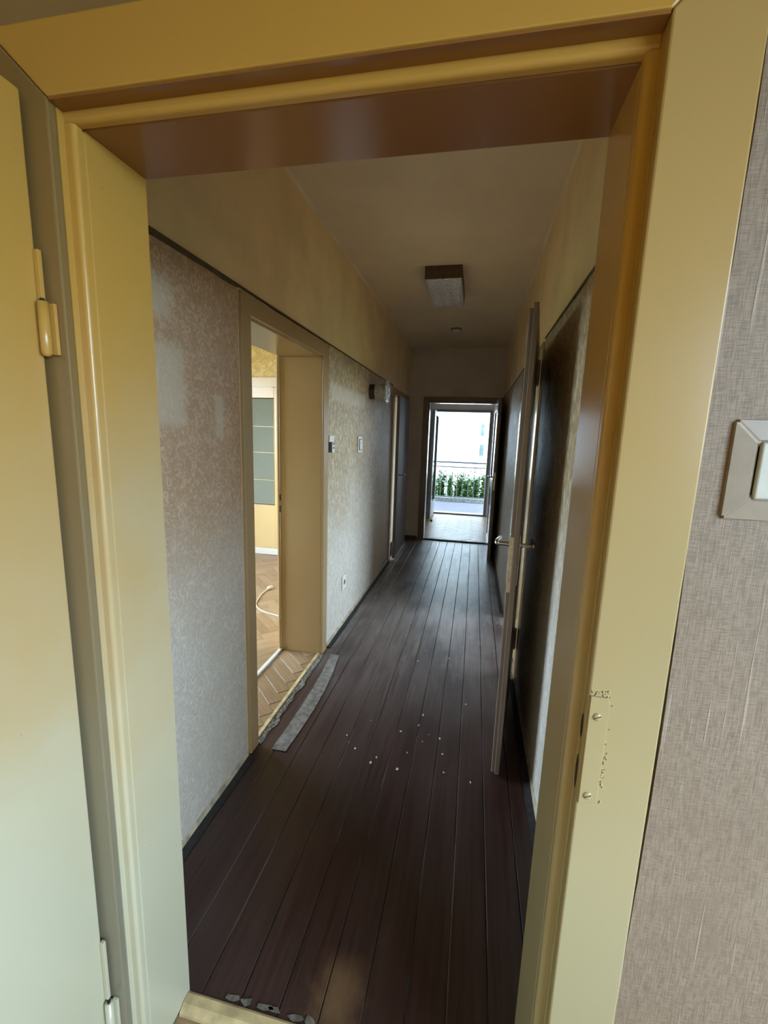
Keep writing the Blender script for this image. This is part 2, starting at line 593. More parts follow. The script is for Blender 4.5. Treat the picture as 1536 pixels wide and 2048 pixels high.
# ------------------------------------------------------------------ hall walls
# left wall: openings A (near room doorway) and B (far door)
A0, A1, AZ = 1.775, 2.725, 2.005
B0, B1, BZ = 5.20, 6.16, 2.005
wl = struct(boxes('wall_left', ((XL2, XL, YF, A0, 0, ZC), (XL2, XL, A1, B0, 0, ZC), (XL2, XL, B1, YE, 0, ZC),
                                (XL2, XL, A0, A1, AZ, ZC), (XL2, XL, B0, B1, BZ, ZC)), 'upper'),
            'left hallway wall, plain beige above and embossed wallpaper below', 'wall')


def paper_sheet(parent, x, side, y0, y1, z0, z1, wob=0.003, th=0.006, seed=0, mat='wallpaper'):
    """wallpapered board on a hall wall with slightly ragged edges"""
    n = 24
    pts = []
    for k in range(n + 1):
        pts.append((y0 + wob * mnoise.noise(Vector((seed, k * 0.7, 0))), z0 + (z1 - z0) * k / n))
    for k in range(n, -1, -1):
        pts.append((y1 + wob * mnoise.noise(Vector((seed + 9, k * 0.7, 0))), z0 + (z1 - z0) * k / n))
    bm = bmesh.new()
    add_prism(bm, pts, x, x + side * th, lambda a, b, h: (h, a, b))
    return link('wallpaper_panel', bm, mat, parent)


paper_sheet(wl, XL, 1, YF + 0.002, A0 - 0.078, 0.03, ZR - 0.014, seed=1, mat='wallpaper_fine')
paper_sheet(wl, XL, 1, A1 + 0.096, B0 - 0.10, 0.03, ZR - 0.006, seed=4)
paper_sheet(wl, XL, 1, B1 + 0.092, YE - 0.003, 0.03, ZR - 0.006, seed=6)
# right wall: opening C
C0, C1, CZ = 2.80, 3.74, 2.005
wr = struct(boxes('wall_right', ((XR, XR2, YF, C0, 0, ZC), (XR, XR2, C1, YE, 0, ZC), (XR, XR2, C0, C1, CZ, ZC)), 'upper'),
            'right hallway wall with dark shaded wallpaper behind the open door', 'wall')
paper_sheet(wr, XR, -1, YF + 0.002, C0 - 0.085, 0.03, ZR - 0.006, seed=11)
paper_sheet(wr, XR, -1, C1 + 0.085, YE - 0.003, 0.03, ZR - 0.006, seed=13)
# end wall with door opening E
E0, E1, EZ = -0.69, 0.285, 2.02
we = struct(boxes('wall_end', ((XL2, E0, YE, YE2, 0, ZC), (E1, 0.75, YE, YE2, 0, ZC), (E0, E1, YE, YE2, EZ, ZC)), 'lobby'),
            'short end wall of the hallway around the bright doorway', 'wall')
bm = bmesh.new()
add_box(bm, XL + 0.006, E0 - 0.082, YE - 0.006, YE, 0.03, 2.07)
link('wallpaper_panel', bm, 'lobby', we)
box('baseboard_strip', (XL + 0.006, E0 - 0.082, YE - 0.018, YE - 0.0005, 0.0, 0.045), 'rail', we, 0.003)
# hall ceiling
ce = struct(box('ceiling', (XL2, XR2, YF, YE2, ZC, ZC + 0.12), 'ceiling'), 'plain grey-beige ceiling of the hallway', 'ceiling')
for (a, b, s_) in ((XL, XL + 0.014, 0), (XR - 0.014, XR, 1)):
    bm = bmesh.new()
    pr = [(a, ZC), (b, ZC), (b if s_ else a, ZC - 0.014)] if not s_ else [(a, ZC), (b, ZC), (b, ZC - 0.014)]
    add_prism(bm, pr, YF + 0.001, YE - 0.001, lambda p, q, h: (p, h, q))
    link('cove_strip', bm, 'ceiling', ce)


# picture rail lines (thin dark strip where the two wall finishes meet)
def rail(name, x, side, y0, y1, th0, th1, label):
    bm = bmesh.new()
    n = 40
    top, bot = [], []
    for k in range(n + 1):
        y = y0 + (y1 - y0) * k / n
        th = th0 + (th1 - th0) * k / n
        th *= 1 + 0.5 * mnoise.noise(Vector((y * 6, side * 3.1, 0)))
        top.append((y, ZR + 0.0005 * mnoise.noise(Vector((y * 3, 1, 0)))))
        bot.append((y, ZR - th))
    add_prism(bm, bot + top[::-1], x, x + side * 0.011, lambda a, b, h: (h, a, b))
    return struct(link(name, bm, 'rail'), label, 'picture rail')


rail('trim_1', XL, 1, YF + 0.001, A0 - 0.08, 0.020, 0.016, 'dark brown picture rail on left wall before the first doorway')
rail('trim_2', XL, 1, A0 - 0.08, B0 - 0.10, 0.008, 0.007, 'thin dark picture rail on left wall past the first doorway')
rail('trim_3', XR, -1, YF + 0.001, C0 - 0.085, 0.014, 0.008, 'dark picture rail on right wall above the open door')
rail('trim_4', XR, -1, C1 + 0.085, YE - 0.001, 0.007, 0.006, 'thin dark picture rail on far right wall')


# base mouldings with the dirt line at the floor
def skirting(name, x, side, y0, y1, label):
    bm = bmesh.new()
    n = 30
    prof = ((0, 0.0), (0.016, 0.0), (0.015, 0.009), (0.008, 0.026), (0.004, 0.030), (0, 0.030))
    rings = []
    for k in range(n + 1):
        y = y0 + (y1 - y0) * k / n
        w = 1 + 0.12 * mnoise.noise(Vector((y * 5, x, 2)))
        rings.append([bm.verts.new((x + side * (0.0005 + p * w), y, 0.001 + q)) for p, q in prof])
    for a, b in zip(rings, rings[1:]):
        for k in range(6):
            bm.faces.new((a[k], a[(k + 1) % 6], b[(k + 1) % 6], b[k]))
    bm.faces.new(rings[0][::-1])
    bm.faces.new(rings[-1])
    o = struct(link(name, bm, 'base'), label, 'baseboard')
    bm = bmesh.new()
    rings = []
    for k in range(n * 3 + 1):
        y = y0 + (y1 - y0) * k / (n * 3)
        w = 0.020 + 0.012 * abs(mnoise.noise(Vector((y * 9, x, 7)))) + 0.006
        rings.append([bm.verts.new((x + side * 0.014, y, 0.0105)), bm.verts.new((x + side * (0.017 + w * 0.3), y, 0.006)),
                      bm.verts.new((x + side * (0.017 + w), y, 0.0012))])
    for a, b in zip(rings, rings[1:]):
        for k in range(2):
            bm.faces.new((a[k], a[k + 1], b[k + 1], b[k]))
    link('dirt_line', bm, 'dirt', o)
    return o


skirting('baseboard_left', XL, 1, YF + 0.002, A0 - 0.08, 'low beige base moulding with black dirt line before the first doorway')
skirting('baseboard_left.001', XL, 1, A1 + 0.095, B0 - 0.10, 'low beige base moulding under the socket on the left wall')
skirting('baseboard_right', XR, -1, YF + 0.002, C0 - 0.085, 'low base moulding in shadow behind the open right-hand door')
skirting('baseboard_right.001', XR, -1, C1 + 0.085, YE - 0.003, 'pale base moulding on the far right wall')

# ------------------------------------------------------------------ front door wall and frame
FX0, FX1, FZ = -0.668, 0.176, 2.0          # clear opening between the linings
RX0, RX1, RZ = -0.686, 0.192, 2.02         # rebate
wf = struct(boxes('wall_front', ((-1.6, RX0 - 0.02, YN, YF, 0, ZC), (RX1 + 0.02, 1.7, YN, YF, 0, ZC), (RX0 - 0.02, RX1 + 0.02, YN, YF, RZ + 0.02, ZC)), 'plaster'),
            'brown plaster wall holding the cream door frame in the foreground', 'wall')


def ragged_sheet(name, x0f, x1, z0, z1, parent):
    n = 60
    pts = [(x1, z0), (x1, z1)]
    for k in range(n, -1, -1):
        z = z0 + (z1 - z0) * k / n
        pts.append((x0f(z), z))
    bm = bmesh.new()
    add_prism(bm, pts, YN - 0.0035, YN - 0.0002, lambda a, b, h: (a, h, b))
    return link(name, bm, 'linen', parent)


def gap_right(z):
    g = 0.0012 + 0.006 * max(0, math.sin((z - 0.55) / 0.95 * math.pi)) if 0.55 < z < 1.5 else 0.0014
    if z > 1.62:
        g = 0.0010 + 0.004 * max(0, math.sin((z - 1.62) / 0.5 * math.pi))
    return 0.2965 + g + 0.0008 * mnoise.noise(Vector((z * 20, 0, 0)))


ragged_sheet('wallpaper_panel', gap_right, 1.69, 0.0, ZC - 0.002, wf)
link('paint_panel', (lambda b_: (add_box(b_, -1.59, -0.793, YN - 0.0035, YN - 0.0002, 0.0, ZC - 0.002), b_)[1])(bmesh.new()), 'ochre_dull', wf)
bm = bmesh.new()
add_box(bm, -0.793, 0.2965, YN - 0.0035, YN - 0.0002, 2.1275, ZC - 0.002)
link('paint_panel', bm, 'ochre_dull', wf)

tf = root('trim_5', (-0.25, 0.75, 0.0), 'cream gloss painted door frame in the foreground', 'door frame', kind='structure')
CW, YC = 0.103, 0.655                       # casing width, casing front


def frame_board(name, poly, y0, y1, mat, parent, bevel=0.003):
    bm = bmesh.new()
    add_prism(bm, poly, y0, y1, lambda a, b, h: (a, h, b))
    return link(name, bm, mat, parent, False, bevel)


ox0, ox1, oz = RX0 - CW, RX1 + CW, RZ + CW
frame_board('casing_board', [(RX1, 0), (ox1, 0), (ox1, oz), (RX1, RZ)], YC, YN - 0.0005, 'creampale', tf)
frame_board('casing_board', [(ox0, 0), (RX0, 0), (RX0, RZ), (ox0, oz)], YC, YN - 0.0005, 'dark_tone', tf)  # left board carries the leaf's shade in its darker paint
frame_board('casing_board', [(RX0, RZ + 0.0006), (RX1, RZ + 0.0006), (ox1, oz + 0.0006), (ox0, oz + 0.0006)], YC, YN - 0.0005, 'cream', tf)
YB = 0.684
# frame body behind the casing, linings to the hall face, rounded stop beads
box('jamb_body', (RX1, RX1 + 0.0195, YN, YF - 0.001, 0, RZ + 0.0195), 'cream', tf)
box('jamb_body', (RX0 - 0.0195, RX0, YN, YF - 0.001, 0, RZ + 0.0195), 'cream', tf)
box('head_body', (RX0, RX1, YN, YF - 0.001, RZ, RZ + 0.0195), 'cream', tf)


def bead(x_in, x_out, vertical=True):
    """stop bead + lining as one board with a rounded nose towards the near room"""
    bm = bmesh.new()
    r = 0.008
    d = 1 if x_in > x_out else -1
    nose = []
    for k in range(9):
        a = math.pi / 2 * k / 8
        nose.append((x_in - d * r + d * r * math.sin(a), YB + r - r * math.cos(a)))
    groove = [(x_in, YB + 0.016), (x_in - d * 0.0025, YB + 0.0175), (x_in - d * 0.0025, YB + 0.021), (x_in - d * 0.0005, YB + 0.0225)]
    poly = [(x_out, YB)] + nose + groove + [(x_in - d * 0.0005, YF + 0.0004), (x_out, YF + 0.0004)]
    return poly


for xi, xo in ((FX1, RX1), (FX0, RX0)):
    bm = bmesh.new()
    add_prism(bm, bead(xi, xo), 0, FZ + 0.0005, lambda a, b, h: (a, b, h))
    link('jamb_lining', bm, 'cream', tf)
hp = bead(FZ, RZ)
k = next(i for i, p in enumerate(hp) if abs(p[1] - YB - 0.016) < 1e-6)
for nm, poly, mt in (('head_bead', hp[:k + 1] + [(RZ, YB + 0.016)], 'cream'), ('head_lining', [(RZ, YB + 0.0162)] + hp[k + 1:], 'shade_brown')):  # head lining has its shade painted in as brown
    bm = bmesh.new()
    add_prism(bm, [(b, a) for a, b in poly], RX0 + 0.0005, RX1 - 0.0005, lambda a, b, h: (h, a, b))
    link(nm, bm, mt, tf)
box('rebate_shade_strip', (RX0 + 0.001, RX1 - 0.001, YC + 0.002, YB - 0.0003, RZ - 0.0035, RZ - 0.0002), 'shade_brown', tf)  # added dark strip standing in for the shadow under the casing
# hall-side casing of the same frame (faces away from the near room)
box('hall_casing', (FX1 + 0.012, XR - 0.02, YF + 0.0006, YF + 0.016, 0, FZ + 0.09), 'tan', tf, 0.003)
box('hall_casing', (FX0 - 0.10, FX0 - 0.012, YF + 0.0006, YF + 0.016, 0, FZ + 0.09), 'tan', tf, 0.003)
box('hall_casing', (FX0 - 0.012, FX1 + 0.012, YF + 0.0006, YF + 0.016, FZ + 0.012, FZ + 0.09), 'tan', tf, 0.003)
# threshold lath
bm = bmesh.new()
add_prism(bm, [(YF - 0.048, -0.011), (YF - 0.004, -0.011), (YF - 0.002, 0.004), (YF - 0.009, 0.009), (YF - 0.030, 0.008), (YF - 0.047, -0.002)],
          FX0 + 0.001, FX1 - 0.001, lambda a, b, h: (h, a, b))
link('threshold_lath', bm, 'lath', tf)
# painted-over strike plate on the right casing with two slotted screws, key and latch holes
bm = bmesh.new()
pl = [(0.1945, 0.962), (0.2215, 0.968), (0.2225, 1.138), (0.2185, 1.146), (0.1945, 1.146)]
add_prism(bm, pl, YC - 0.0035, YC + 0.0008, lambda a, b, h: (a, h, b))
sp = link('strike_plate', bm, 'creampale', tf, False, 0.0012)
for zz in (1.114, 0.979):
    bm = bmesh.new()
    add_lathe(bm, [(0, 0.0022), (0.0045, 0.0018), (0.0065, 0.0002), (0.0065, -0.0006)], lambda a, b, h, zz=zz: (0.2065 + a, YC - 0.0037 - h, zz + b), 20)
    s = link('screw', bm, 'creampale', sp, True)
    c_, s_ = math.cos(0.5), math.sin(0.5)
    bm = bmesh.new()
    pts = [(-0.0055, -0.0007), (0.0055, -0.0007), (0.0055, 0.0007), (-0.0055, 0.0007)]
    pts = [(a * c_ - b * s_, a * s_ + b * c_) for a, b in pts]
    add_prism(bm, pts, YC - 0.0061, YC - 0.0052, lambda a, b, h, zz=zz: (0.2065 + a, h, zz + b))
    link('screw_slot', bm, 'rail', sp)
bm = bmesh.new()
random.seed(3)
for k in range(46):
    a, b = random.random(), random.random()
    if k < 26:
        x, z = 0.195 + a * 0.028, 1.138 + b * 0.017
    else:
        x, z = 0.2225 + a * 0.006, 0.965 + b * 0.175
    r = random.uniform(0.0008, 0.0022)
    m = Matrix.Translation((x, YC - 0.0004, z)) @ Matrix.Rotation(random.random() * 3, 4, 'Y') @ Matrix.Diagonal((r, 0.0012, r * 1.6, 1))
    bmesh.ops.create_icosphere(bm, subdivisions=1, radius=1, matrix=m)
lp = link('lumpy_paint_edge', bm, 'creampale', sp, True)
lp['kind'] = 'stuff'
for (zz, hz) in ((1.085, 0.020), (1.005, 0.030)):
    bm = bmesh.new()
    add_lathe(bm, [(0, 0.0004), (1, 0.0004), (1, -0.001)], lambda a, b, h, zz=zz, hz=hz: (RX1 - h, YC + 0.015 + a * 0.006, zz + b * hz), 18)
    link('latch_hole', bm, 'black', tf)

# ------------------------------------------------------------------ front door leaf (swung towards the viewer on the left)
LX = -0.725
d1 = root('door_1', (LX, 0.648, 0.0), 'flush cream door leaf standing open at the left of the foreground frame', 'door', kind='structure')
box('leaf', (LX - 0.040, LX, -0.20, 0.648, 0.006, 2.03), 'cream', d1, 0.004, 3)
for (z0, z1) in ((1.632, 1.80), (0.10, 0.42)):
    zm = (z0 + z1) / 2 + 0.005
    pp = []
    bm = bmesh.new()
    add_lathe(bm, [(0, z0), (0.005, z0 + 0.001), (0.0085, z0 + 0.006), (0.0085, zm - 0.002), (0, zm - 0.002)], lambda a, b, h: (LX + 0.012 + a, 0.641 + b, h), 16)
    hg = link('hinge', bm, 'cream', d1, True)
    bm = bmesh.new()
    add_box(bm, LX + 0.001, LX + 0.010, 0.642, 0.6495, zm + 0.002, z1)
    link('hinge_flap', bm, 'cream', hg, False, 0.001)
    bm = bmesh.new()
    add_lathe(bm, [(0, zm - 0.003), (0.0035, zm - 0.003), (0.0035, zm + 0.003), (0, zm + 0.003)], lambda a, b, h: (LX + 0.012 + a, 0.641 + b, h), 10)
    link('hinge_pin', bm, 'black', hg)
    bm = bmesh.new()
    add_box(bm, LX + 0.013, LX + 0.026, 0.6485, 0.6545, z0 + 0.004, zm - 0.003)
    link('hinge_plate', bm, 'cream', hg, False, 0.001)


# ------------------------------------------------------------------ hallway door frames
def side_frame(name, x, side, xback, y0, y1, z1, mat, label, w0=0.075, w1=0.09, wt=0.078, proud=0.016, lin=None):
    """casing on a hall side wall (x = wall face, side = direction into the hall) and linings through the wall"""
    t = root(name, (x, (y0 + y1) / 2, 0), label, 'door frame', kind='structure')
    xa, xb = (x + side * 0.0004, x + side * proud)
    xa, xb = min(xa, xb), max(xa, xb)
    cl = 0.012
    yi0, yi1, zi = y0 + cl, y1 - cl, z1 - cl

    def cas(poly):
        bm = bmesh.new()
        add_prism(bm, poly, xa, xb, lambda a, b, h: (h, a, b))
        link('casing_board', bm, mat, t, False, 0.003)
    cas([(yi0 - w0, 0), (yi0, 0), (yi0, zi), (yi0 - w0, zi + wt)])
    cas([(yi1, 0), (yi1 + w1, 0), (yi1 + w1, zi + wt), (yi1, zi)])
    cas([(yi0, zi + 0.0005), (yi1, zi + 0.0005), (yi1 + w1, zi + wt + 0.0005), (yi0 - w0, zi + wt + 0.0005)])
    l0, l1 = min(x, xback), max(x, xback)
    box('jamb_lining', (l0, l1, y0 + 0.0004, yi0, 0, zi), lin or mat, t, 0.0015)
    box('jamb_lining', (l0, l1, yi1, y1 - 0.0004, 0, zi), lin or mat, t, 0.0015)
    box('head_lining', (l0, l1, y0 + 0.0004, y1 - 0.0004, zi, z1 - 0.0004), mat, t, 0.0015)
    # small staff bead along the hall edge of the head
    bm = bmesh.new()
    xc = x - side * 0.012
    add_tube(bm, [(xc, yi0 + 0.001, zi - 0.002), (xc, yi1 - 0.001, zi - 0.002)], 0.0045, 10)
    link('staff_bead', bm, mat, t, True)
    return t


ta = side_frame('trim_6', XL, 1, XL2, A0, A1, AZ, 'tan', 'tan painted frame of the open doorway in the left wall')
for zz in (1.09, 1.012):
    box('strike_slot', (XL2 - 0.0004, XL2 + 0.006, A1 - 0.0128, A1 - 0.0118, zz - 0.022, zz + 0.022), 'black', ta)
box('latch_strip', (XL2 - 0.012, XL2 + 0.0, A1 - 0.030, A1 - 0.012, 0.0, 1.993), 'yellow', ta, 0.002)
# floor pieces of doorway A: pine lath along the hall floor, pale bar at the room side, broken screed
box('threshold_lath', (XL - 0.021, XL - 0.001, A0 + 0.013, A1 - 0.013, -0.01, 0.011), 'lath', ta, 0.002)
box('threshold_bar', (XL2 - 0.012, XL2 + 0.012, A0 + 0.013, A1 - 0.013, -0.001, 0.012), 'white_paint', ta, 0.003)
bm = bmesh.new()
random.seed(11)
ny, nxs = 150, 9
grid = []
for a in range(ny + 1):
    y = A0 + 0.012 + (A1 - A0 - 0.03) * a / ny
    wd = 0.030 + 0.018 * mnoise.noise(Vector((y * 11, 0, 4)))
    row = []
    for b in range(nxs + 1):
        f = b / nxs
        x = XL + 0.0005 + wd * f
        h = max(0.0, mnoise.fractal(Vector((x * 55, y * 38, 1)), 0.8, 2.2, 4) * 0.5 + 0.45) * 0.011 * (1 - f ** 2.5)
        row.append(bm.verts.new((x, y, 0.0008 + h)))
    grid.append(row)
for a in range(ny):
    for b in range(nxs):
        bm.faces.new((grid[a][b], grid[a][b + 1], grid[a + 1][b + 1], grid[a + 1][b]))
sr = tag(link('broken_screed', bm, 'rubble'), 'crumbling grey screed along the threshold of the left doorway', 'rubble', kind='stuff')

tb = side_frame('trim_7', XL, 1, XL2, B0, B1, BZ, 'tan', 'shaded frame of the far door in the left wall', 0.09, 0.078, 0.078, lin='white_paint')
tc = side_frame('trim_8', XR, -1, XR2, C0, C1, CZ, 'tan', 'frame of the right-hand doorway behind the open leaf', 0.078, 0.078, 0.078)


# ------------------------------------------------------------------ right-hand door leaf (folded back towards the viewer)
def oriented_leaf(name, hinge, ang, length, th, z0, z1, mat, parent, offset_side=1):
    """leaf as a box from the hinge along direction ang (world xy), thickness to the left/right of that direction"""
    bm = bmesh.new()
    dx, dy = math.cos(ang), math.sin(ang)
    nx, ny = -dy * offset_side, dx * offset_side
    add_prism(bm, [(0, 0), (length, 0), (length, th), (0, th)], z0, z1,
              lambda a, b, h: (hinge[0] + dx * a + nx * b, hinge[1] + dy * a + ny * b, h))
    return link(name, bm, mat, parent, False, 0.003), (dx, dy, nx, ny)


HC = (0.322, 2.712)
FC = (0.206, 1.852)
angC = math.atan2(FC[1] - HC[1], FC[0] - HC[0])
LC = math.hypot(FC[1] - HC[1], FC[0] - HC[0])
d2 = root('door_2', (HC[0], HC[1], 0.0), 'greyed flush door leaf folded back near the right hallway wall', 'door', kind='structure')
leaf2, (dx, dy, nx, ny) = oriented_leaf('leaf', HC, angC, LC, 0.037, 0.012, 2.018, 'leafpaint', d2, -1)


def on_leaf(a, b, z):
    return (HC[0] + dx * a + nx * b, HC[1] + dy * a + ny * b, z)


# rebated lip on the free edge, lock forend
bm = bmesh.new()
add_prism(bm, [(LC + 0.0005, 0.002), (LC + 0.012, 0.002), (LC + 0.012, 0.020), (LC + 0.0005, 0.020)], 0.014, 2.035, lambda a, b, h: on_leaf(a, b, h))
link('leaf_lip', bm, 'leafpaint', leaf2, False, 0.002)
bm = bmesh.new()
add_prism(bm, [(LC + 0.0005, 0.0215), (LC + 0.0025, 0.0215), (LC + 0.0025, 0.035), (LC + 0.0005, 0.035)], 0.88, 1.12, lambda a, b, h: on_leaf(a, b, h))
link('lock_forend', bm, 'metal', leaf2, False, 0.0005)
# lever handles on both faces
for sgn, b0 in ((1, 0.037), (-1, 0.0)):
    a_, zh = LC - 0.065, 1.075
    bm = bmesh.new()
    add_prism(bm, [(a_ - 0.019, 0.90), (a_ + 0.019, 0.90), (a_ + 0.019, 1.12), (a_ - 0.019, 1.12)], b0, b0 + sgn * 0.004, lambda a, b, h: on_leaf(a, h, b))
    h = link('handle_plate', bm, 'metal', d2, False, 0.0012)
    bm = bmesh.new()
    add_tube(bm, [on_leaf(a_, b0 + sgn * 0.004, zh), on_leaf(a_, b0 + sgn * 0.014, zh), on_leaf(a_, b0 + sgn * 0.048, zh), on_leaf(a_, b0 + sgn * 0.058, zh)], 0.011, 12, (1.25, 0.85, 0.8, 0.85))
    link('handle_neck', bm, 'metal', h, True)
    bm = bmesh.new()
    pts = [on_leaf(a_ + 0.012, b0 + sgn * 0.056, zh + 0.001), on_leaf(a_ - 0.02, b0 + sgn * 0.058, zh + 0.004), on_leaf(a_ - 0.06, b0 + sgn * 0.056, zh + 0.002),
           on_leaf(a_ - 0.095, b0 + sgn * 0.054, zh - 0.002), on_leaf(a_ - 0.115, b0 + sgn * 0.050, zh + 0.003)]
    add_tube(bm, pts, 0.0105, 12, (0.8, 1.0, 0.9, 0.95, 0.6))
    link('handle_lever', bm, 'metal', h, True)
# hinge barrels at the casing
for zc in (1.90, 0.28):
    bm = bmesh.new()
    add_lathe(bm, [(0, zc - 0.075), (0.004, zc - 0.074), (0.0095, zc - 0.066), (0.0095, zc - 0.001), (0.0080, zc), (0.0095, zc + 0.001), (0.0095, zc + 0.066), (0.004, zc + 0.074), (0, zc + 0.075)],
              lambda a, b, h: (HC[0] + 0.004 + a, HC[1] + 0.012 + b, h), 16)
    link('hinge', bm, 'metal', d2, True)

# ------------------------------------------------------------------ end doorway
te = root('trim_9', (-0.2, YE, 0), 'white-edged frame of the bright doorway closing the hallway', 'door frame', kind='structure')
e0, e1, ez = E0 + 0.02, E1 - 0.02, EZ - 0.02
for poly in ([(e0 - 0.09, 0), (e0, 0), (e0, ez), (e0 - 0.09, ez + 0.085)], [(e1, 0), (XR - 0.008, 0), (XR - 0.008, ez + 0.085), (e1, ez)],
             [(e0, ez + 0.0005), (e1, ez + 0.0005), (XR - 0.008, ez + 0.0855), (e0 - 0.09, ez + 0.0855)]):
    bm = bmesh.new()
    add_prism(bm, poly, YE - 0.018, YE - 0.0005, lambda a, b, h: (a, h, b))
    link('casing_board', bm, 'leafpaint', te, False, 0.003)
box('jamb_lining', (E0 + 0.0005, e0, YE, YE2, 0, ez), 'white_paint', te, 0.003)
box('jamb_lining', (e1, E1 - 0.0005, YE, YE2, 0, ez), 'white_paint', te, 0.003)
box('head_lining', (E0 + 0.0005, E1 - 0.0005, YE, YE2, ez, EZ - 0.0005), 'white_paint', te, 0.003)
box('threshold_bar', (e0 + 0.001, e1 - 0.001, YE - 0.012, YE + 0.030, -0.002, 0.016), 'rail', te, 0.003)
# its leaf stands open into the hall along the right wall: framed leaf with a tall glazed panel
d3 = root('door_3', (0.262, YE - 0.02, 0), 'half-glazed door leaf opened along the right wall at hallway end', 'door', kind='structure')
lx0, lx1, ly0, ly1 = 0.238, 0.278, 5.50, 6.425
box('stile', (lx0, lx1, ly0, ly0 + 0.12, 0.012, 2.0), 'leafpaint', d3, 0.003)
box('stile', (lx0, lx1, ly1 - 0.12, ly1, 0.012, 2.0), 'leafpaint', d3, 0.003)
box('top_rail', (lx0, lx1, ly0 + 0.1205, ly1 - 0.1205, 1.87, 2.0), 'leafpaint', d3, 0.003)
box('lock_rail', (lx0, lx1, ly0 + 0.1205, ly1 - 0.1205, 0.86, 1.02), 'leafpaint', d3, 0.003)
box('bottom_rail', (lx0, lx1, ly0 + 0.1205, ly1 - 0.1205, 0.012, 0.20), 'leafpaint', d3, 0.003)
box('door_panel', (lx0 + 0.010, lx1 - 0.010, ly0 + 0.1205, ly1 - 0.1205, 0.2005, 0.8595), 'leafpaint', d3)
box('glass_pane', (lx0 + 0.017, lx1 - 0.017, ly0 + 0.1205, ly1 - 0.1205, 1.0205, 1.8695), 'frosted', d3)
bm = bmesh.new()
add_tube(bm, [(lx0 - 0.001, ly0 + 0.06, 1.06), (lx0 - 0.05, ly0 + 0.06, 1.06)], 0.009, 10)
add_tube(bm, [(lx0 - 0.048, ly0 + 0.05, 1.06), (lx0 - 0.048, ly0 + 0.17, 1.058)], 0.009, 10)
link('handle_lever', bm, 'metal', d3, True)
box('lock_forend', (lx0 + 0.010, lx1 - 0.010, ly0 - 0.0025, ly0 - 0.0003, 0.9, 1.12), 'metal', d3, 0.0005)

# far left door: leaf almost shut, lapping the frame on the hall side
HB = (XL + 0.0175, B1 - 0.005)
d4 = root('door_4', (HB[0], HB[1], 0), 'dark shaded far left door leaf standing slightly ajar', 'door', kind='structure')
leaf4, _ = oriented_leaf('leaf', HB, -R90 + 0.019, B1 - B0 - 0.035, 0.036, 0.014, 1.985, 'leafmatte', d4, 1)
bm = bmesh.new()
hx = HB[0] + 0.036 + 0.03
add_tube(bm, [(hx - 0.012, B0 + 0.12, 1.05), (hx + 0.045, B0 + 0.12, 1.05)], 0.009, 10)
add_tube(bm, [(hx + 0.043, B0 + 0.11, 1.05), (hx + 0.043, B0 + 0.23, 1.05)], 0.008, 10)
link('handle_lever', bm, 'metal', d4, True)

# ------------------------------------------------------------------ left room seen through doorway A
# partition with glazed door to the next room
G0, G1, GZ = -3.20, -2.27, 2.15
wp = struct(boxes('wall_left_room_back', ((-3.8, G0, 4.97, 5.1, 0, ZC), (G1, XL2 - 0.0005, 4.97, 5.1, 0, ZC), (G0, G1, 4.97, 5.1, GZ, ZC)), 'roompaper'),
            'yellow embossed wallpaper wall of the left room above glazed door', 'wall')
box('baseboard_strip', (G1 + 0.0005, XL2 - 0.001, 4.955, 4.9695, 0.0, 0.08), 'white_paint', wp, 0.003)
tg = root('trim_10', (-2.7, 4.97, 0), 'yellow painted frame around the glazed door in the left room', 'door frame', kind='structure')
box('casing_board', (G0 + 0.0005, G1 - 0.0005, 4.950, 5.10, 2.038, GZ - 0.001), 'yellow', tg, 0.003)
box('casing_board', (G0 + 0.0005, G0 + 0.05, 4.950, 5.10, 0, 2.0375), 'yellow', tg, 0.003)
box('casing_board', (G1 - 0.055, G1 - 0.0005, 4.950, 5.10, 0, 2.0375), 'yellow', tg, 0.003)
d5 = root('door_5', (-2.7, 4.98, 0), 'yellow framed door with four frosted panes in the left room', 'door', kind='structure')
gx0, gx1 = G0 + 0.052, G1 - 0.057
gy0, gy1 = 4.962, 5.0
box('stile', (gx0, gx0 + 0.10, gy0, gy1, 0.082, 2.034), 'yellow', d5, 0.003)
box('stile', (gx1 - 0.034, gx1, gy0, gy1, 0.082, 2.034), 'yellow', d5, 0.003)
pz = [0.632, 0.936, 1.270, 1.579, 1.909]
box('top_rail', (gx0 + 0.1005, gx1 - 0.0345, gy0, gy1, 1.913, 2.034), 'yellow', d5, 0.003)
box('bottom_panel', (gx0 + 0.1005, gx1 - 0.0345, gy0 + 0.004, gy1, 0.082, 0.628), 'yellow', d5, 0.003)
box('kick_board', (G0 + 0.0505, G1 - 0.0555, 4.955, 5.0, 0.0, 0.080), 'white_paint', d5, 0.003)
for i in range(4):
    box('glass_pane', (gx0 + 0.101, gx1 - 0.035, gy0 + 0.014, gy0 + 0.020, pz[i] + 0.0045, pz[i + 1] - 0.0045), 'frosted', d5)
    if i < 3:
        box('glazing_bar', (gx0 + 0.1005, gx1 - 0.0345, gy0 + 0.004, gy1 - 0.006, pz[i + 1] - 0.004, pz[i + 1] + 0.004), 'yellow', d5, 0.001)
bm = bmesh.new()
add_tube(bm, [(gx1 - 0.040, gy0 + 0.006, pz[0]), (gx1 - 0.040, gy0 + 0.006, pz[4])], 0.005, 8)
link('glazing_bead', bm, 'yellow', d5, True)
box('door_backing', (gx0 + 0.05, gx1 - 0.02, gy1 + 0.03, gy1 + 0.035, 0.1, 2.0), 'rail', d5)


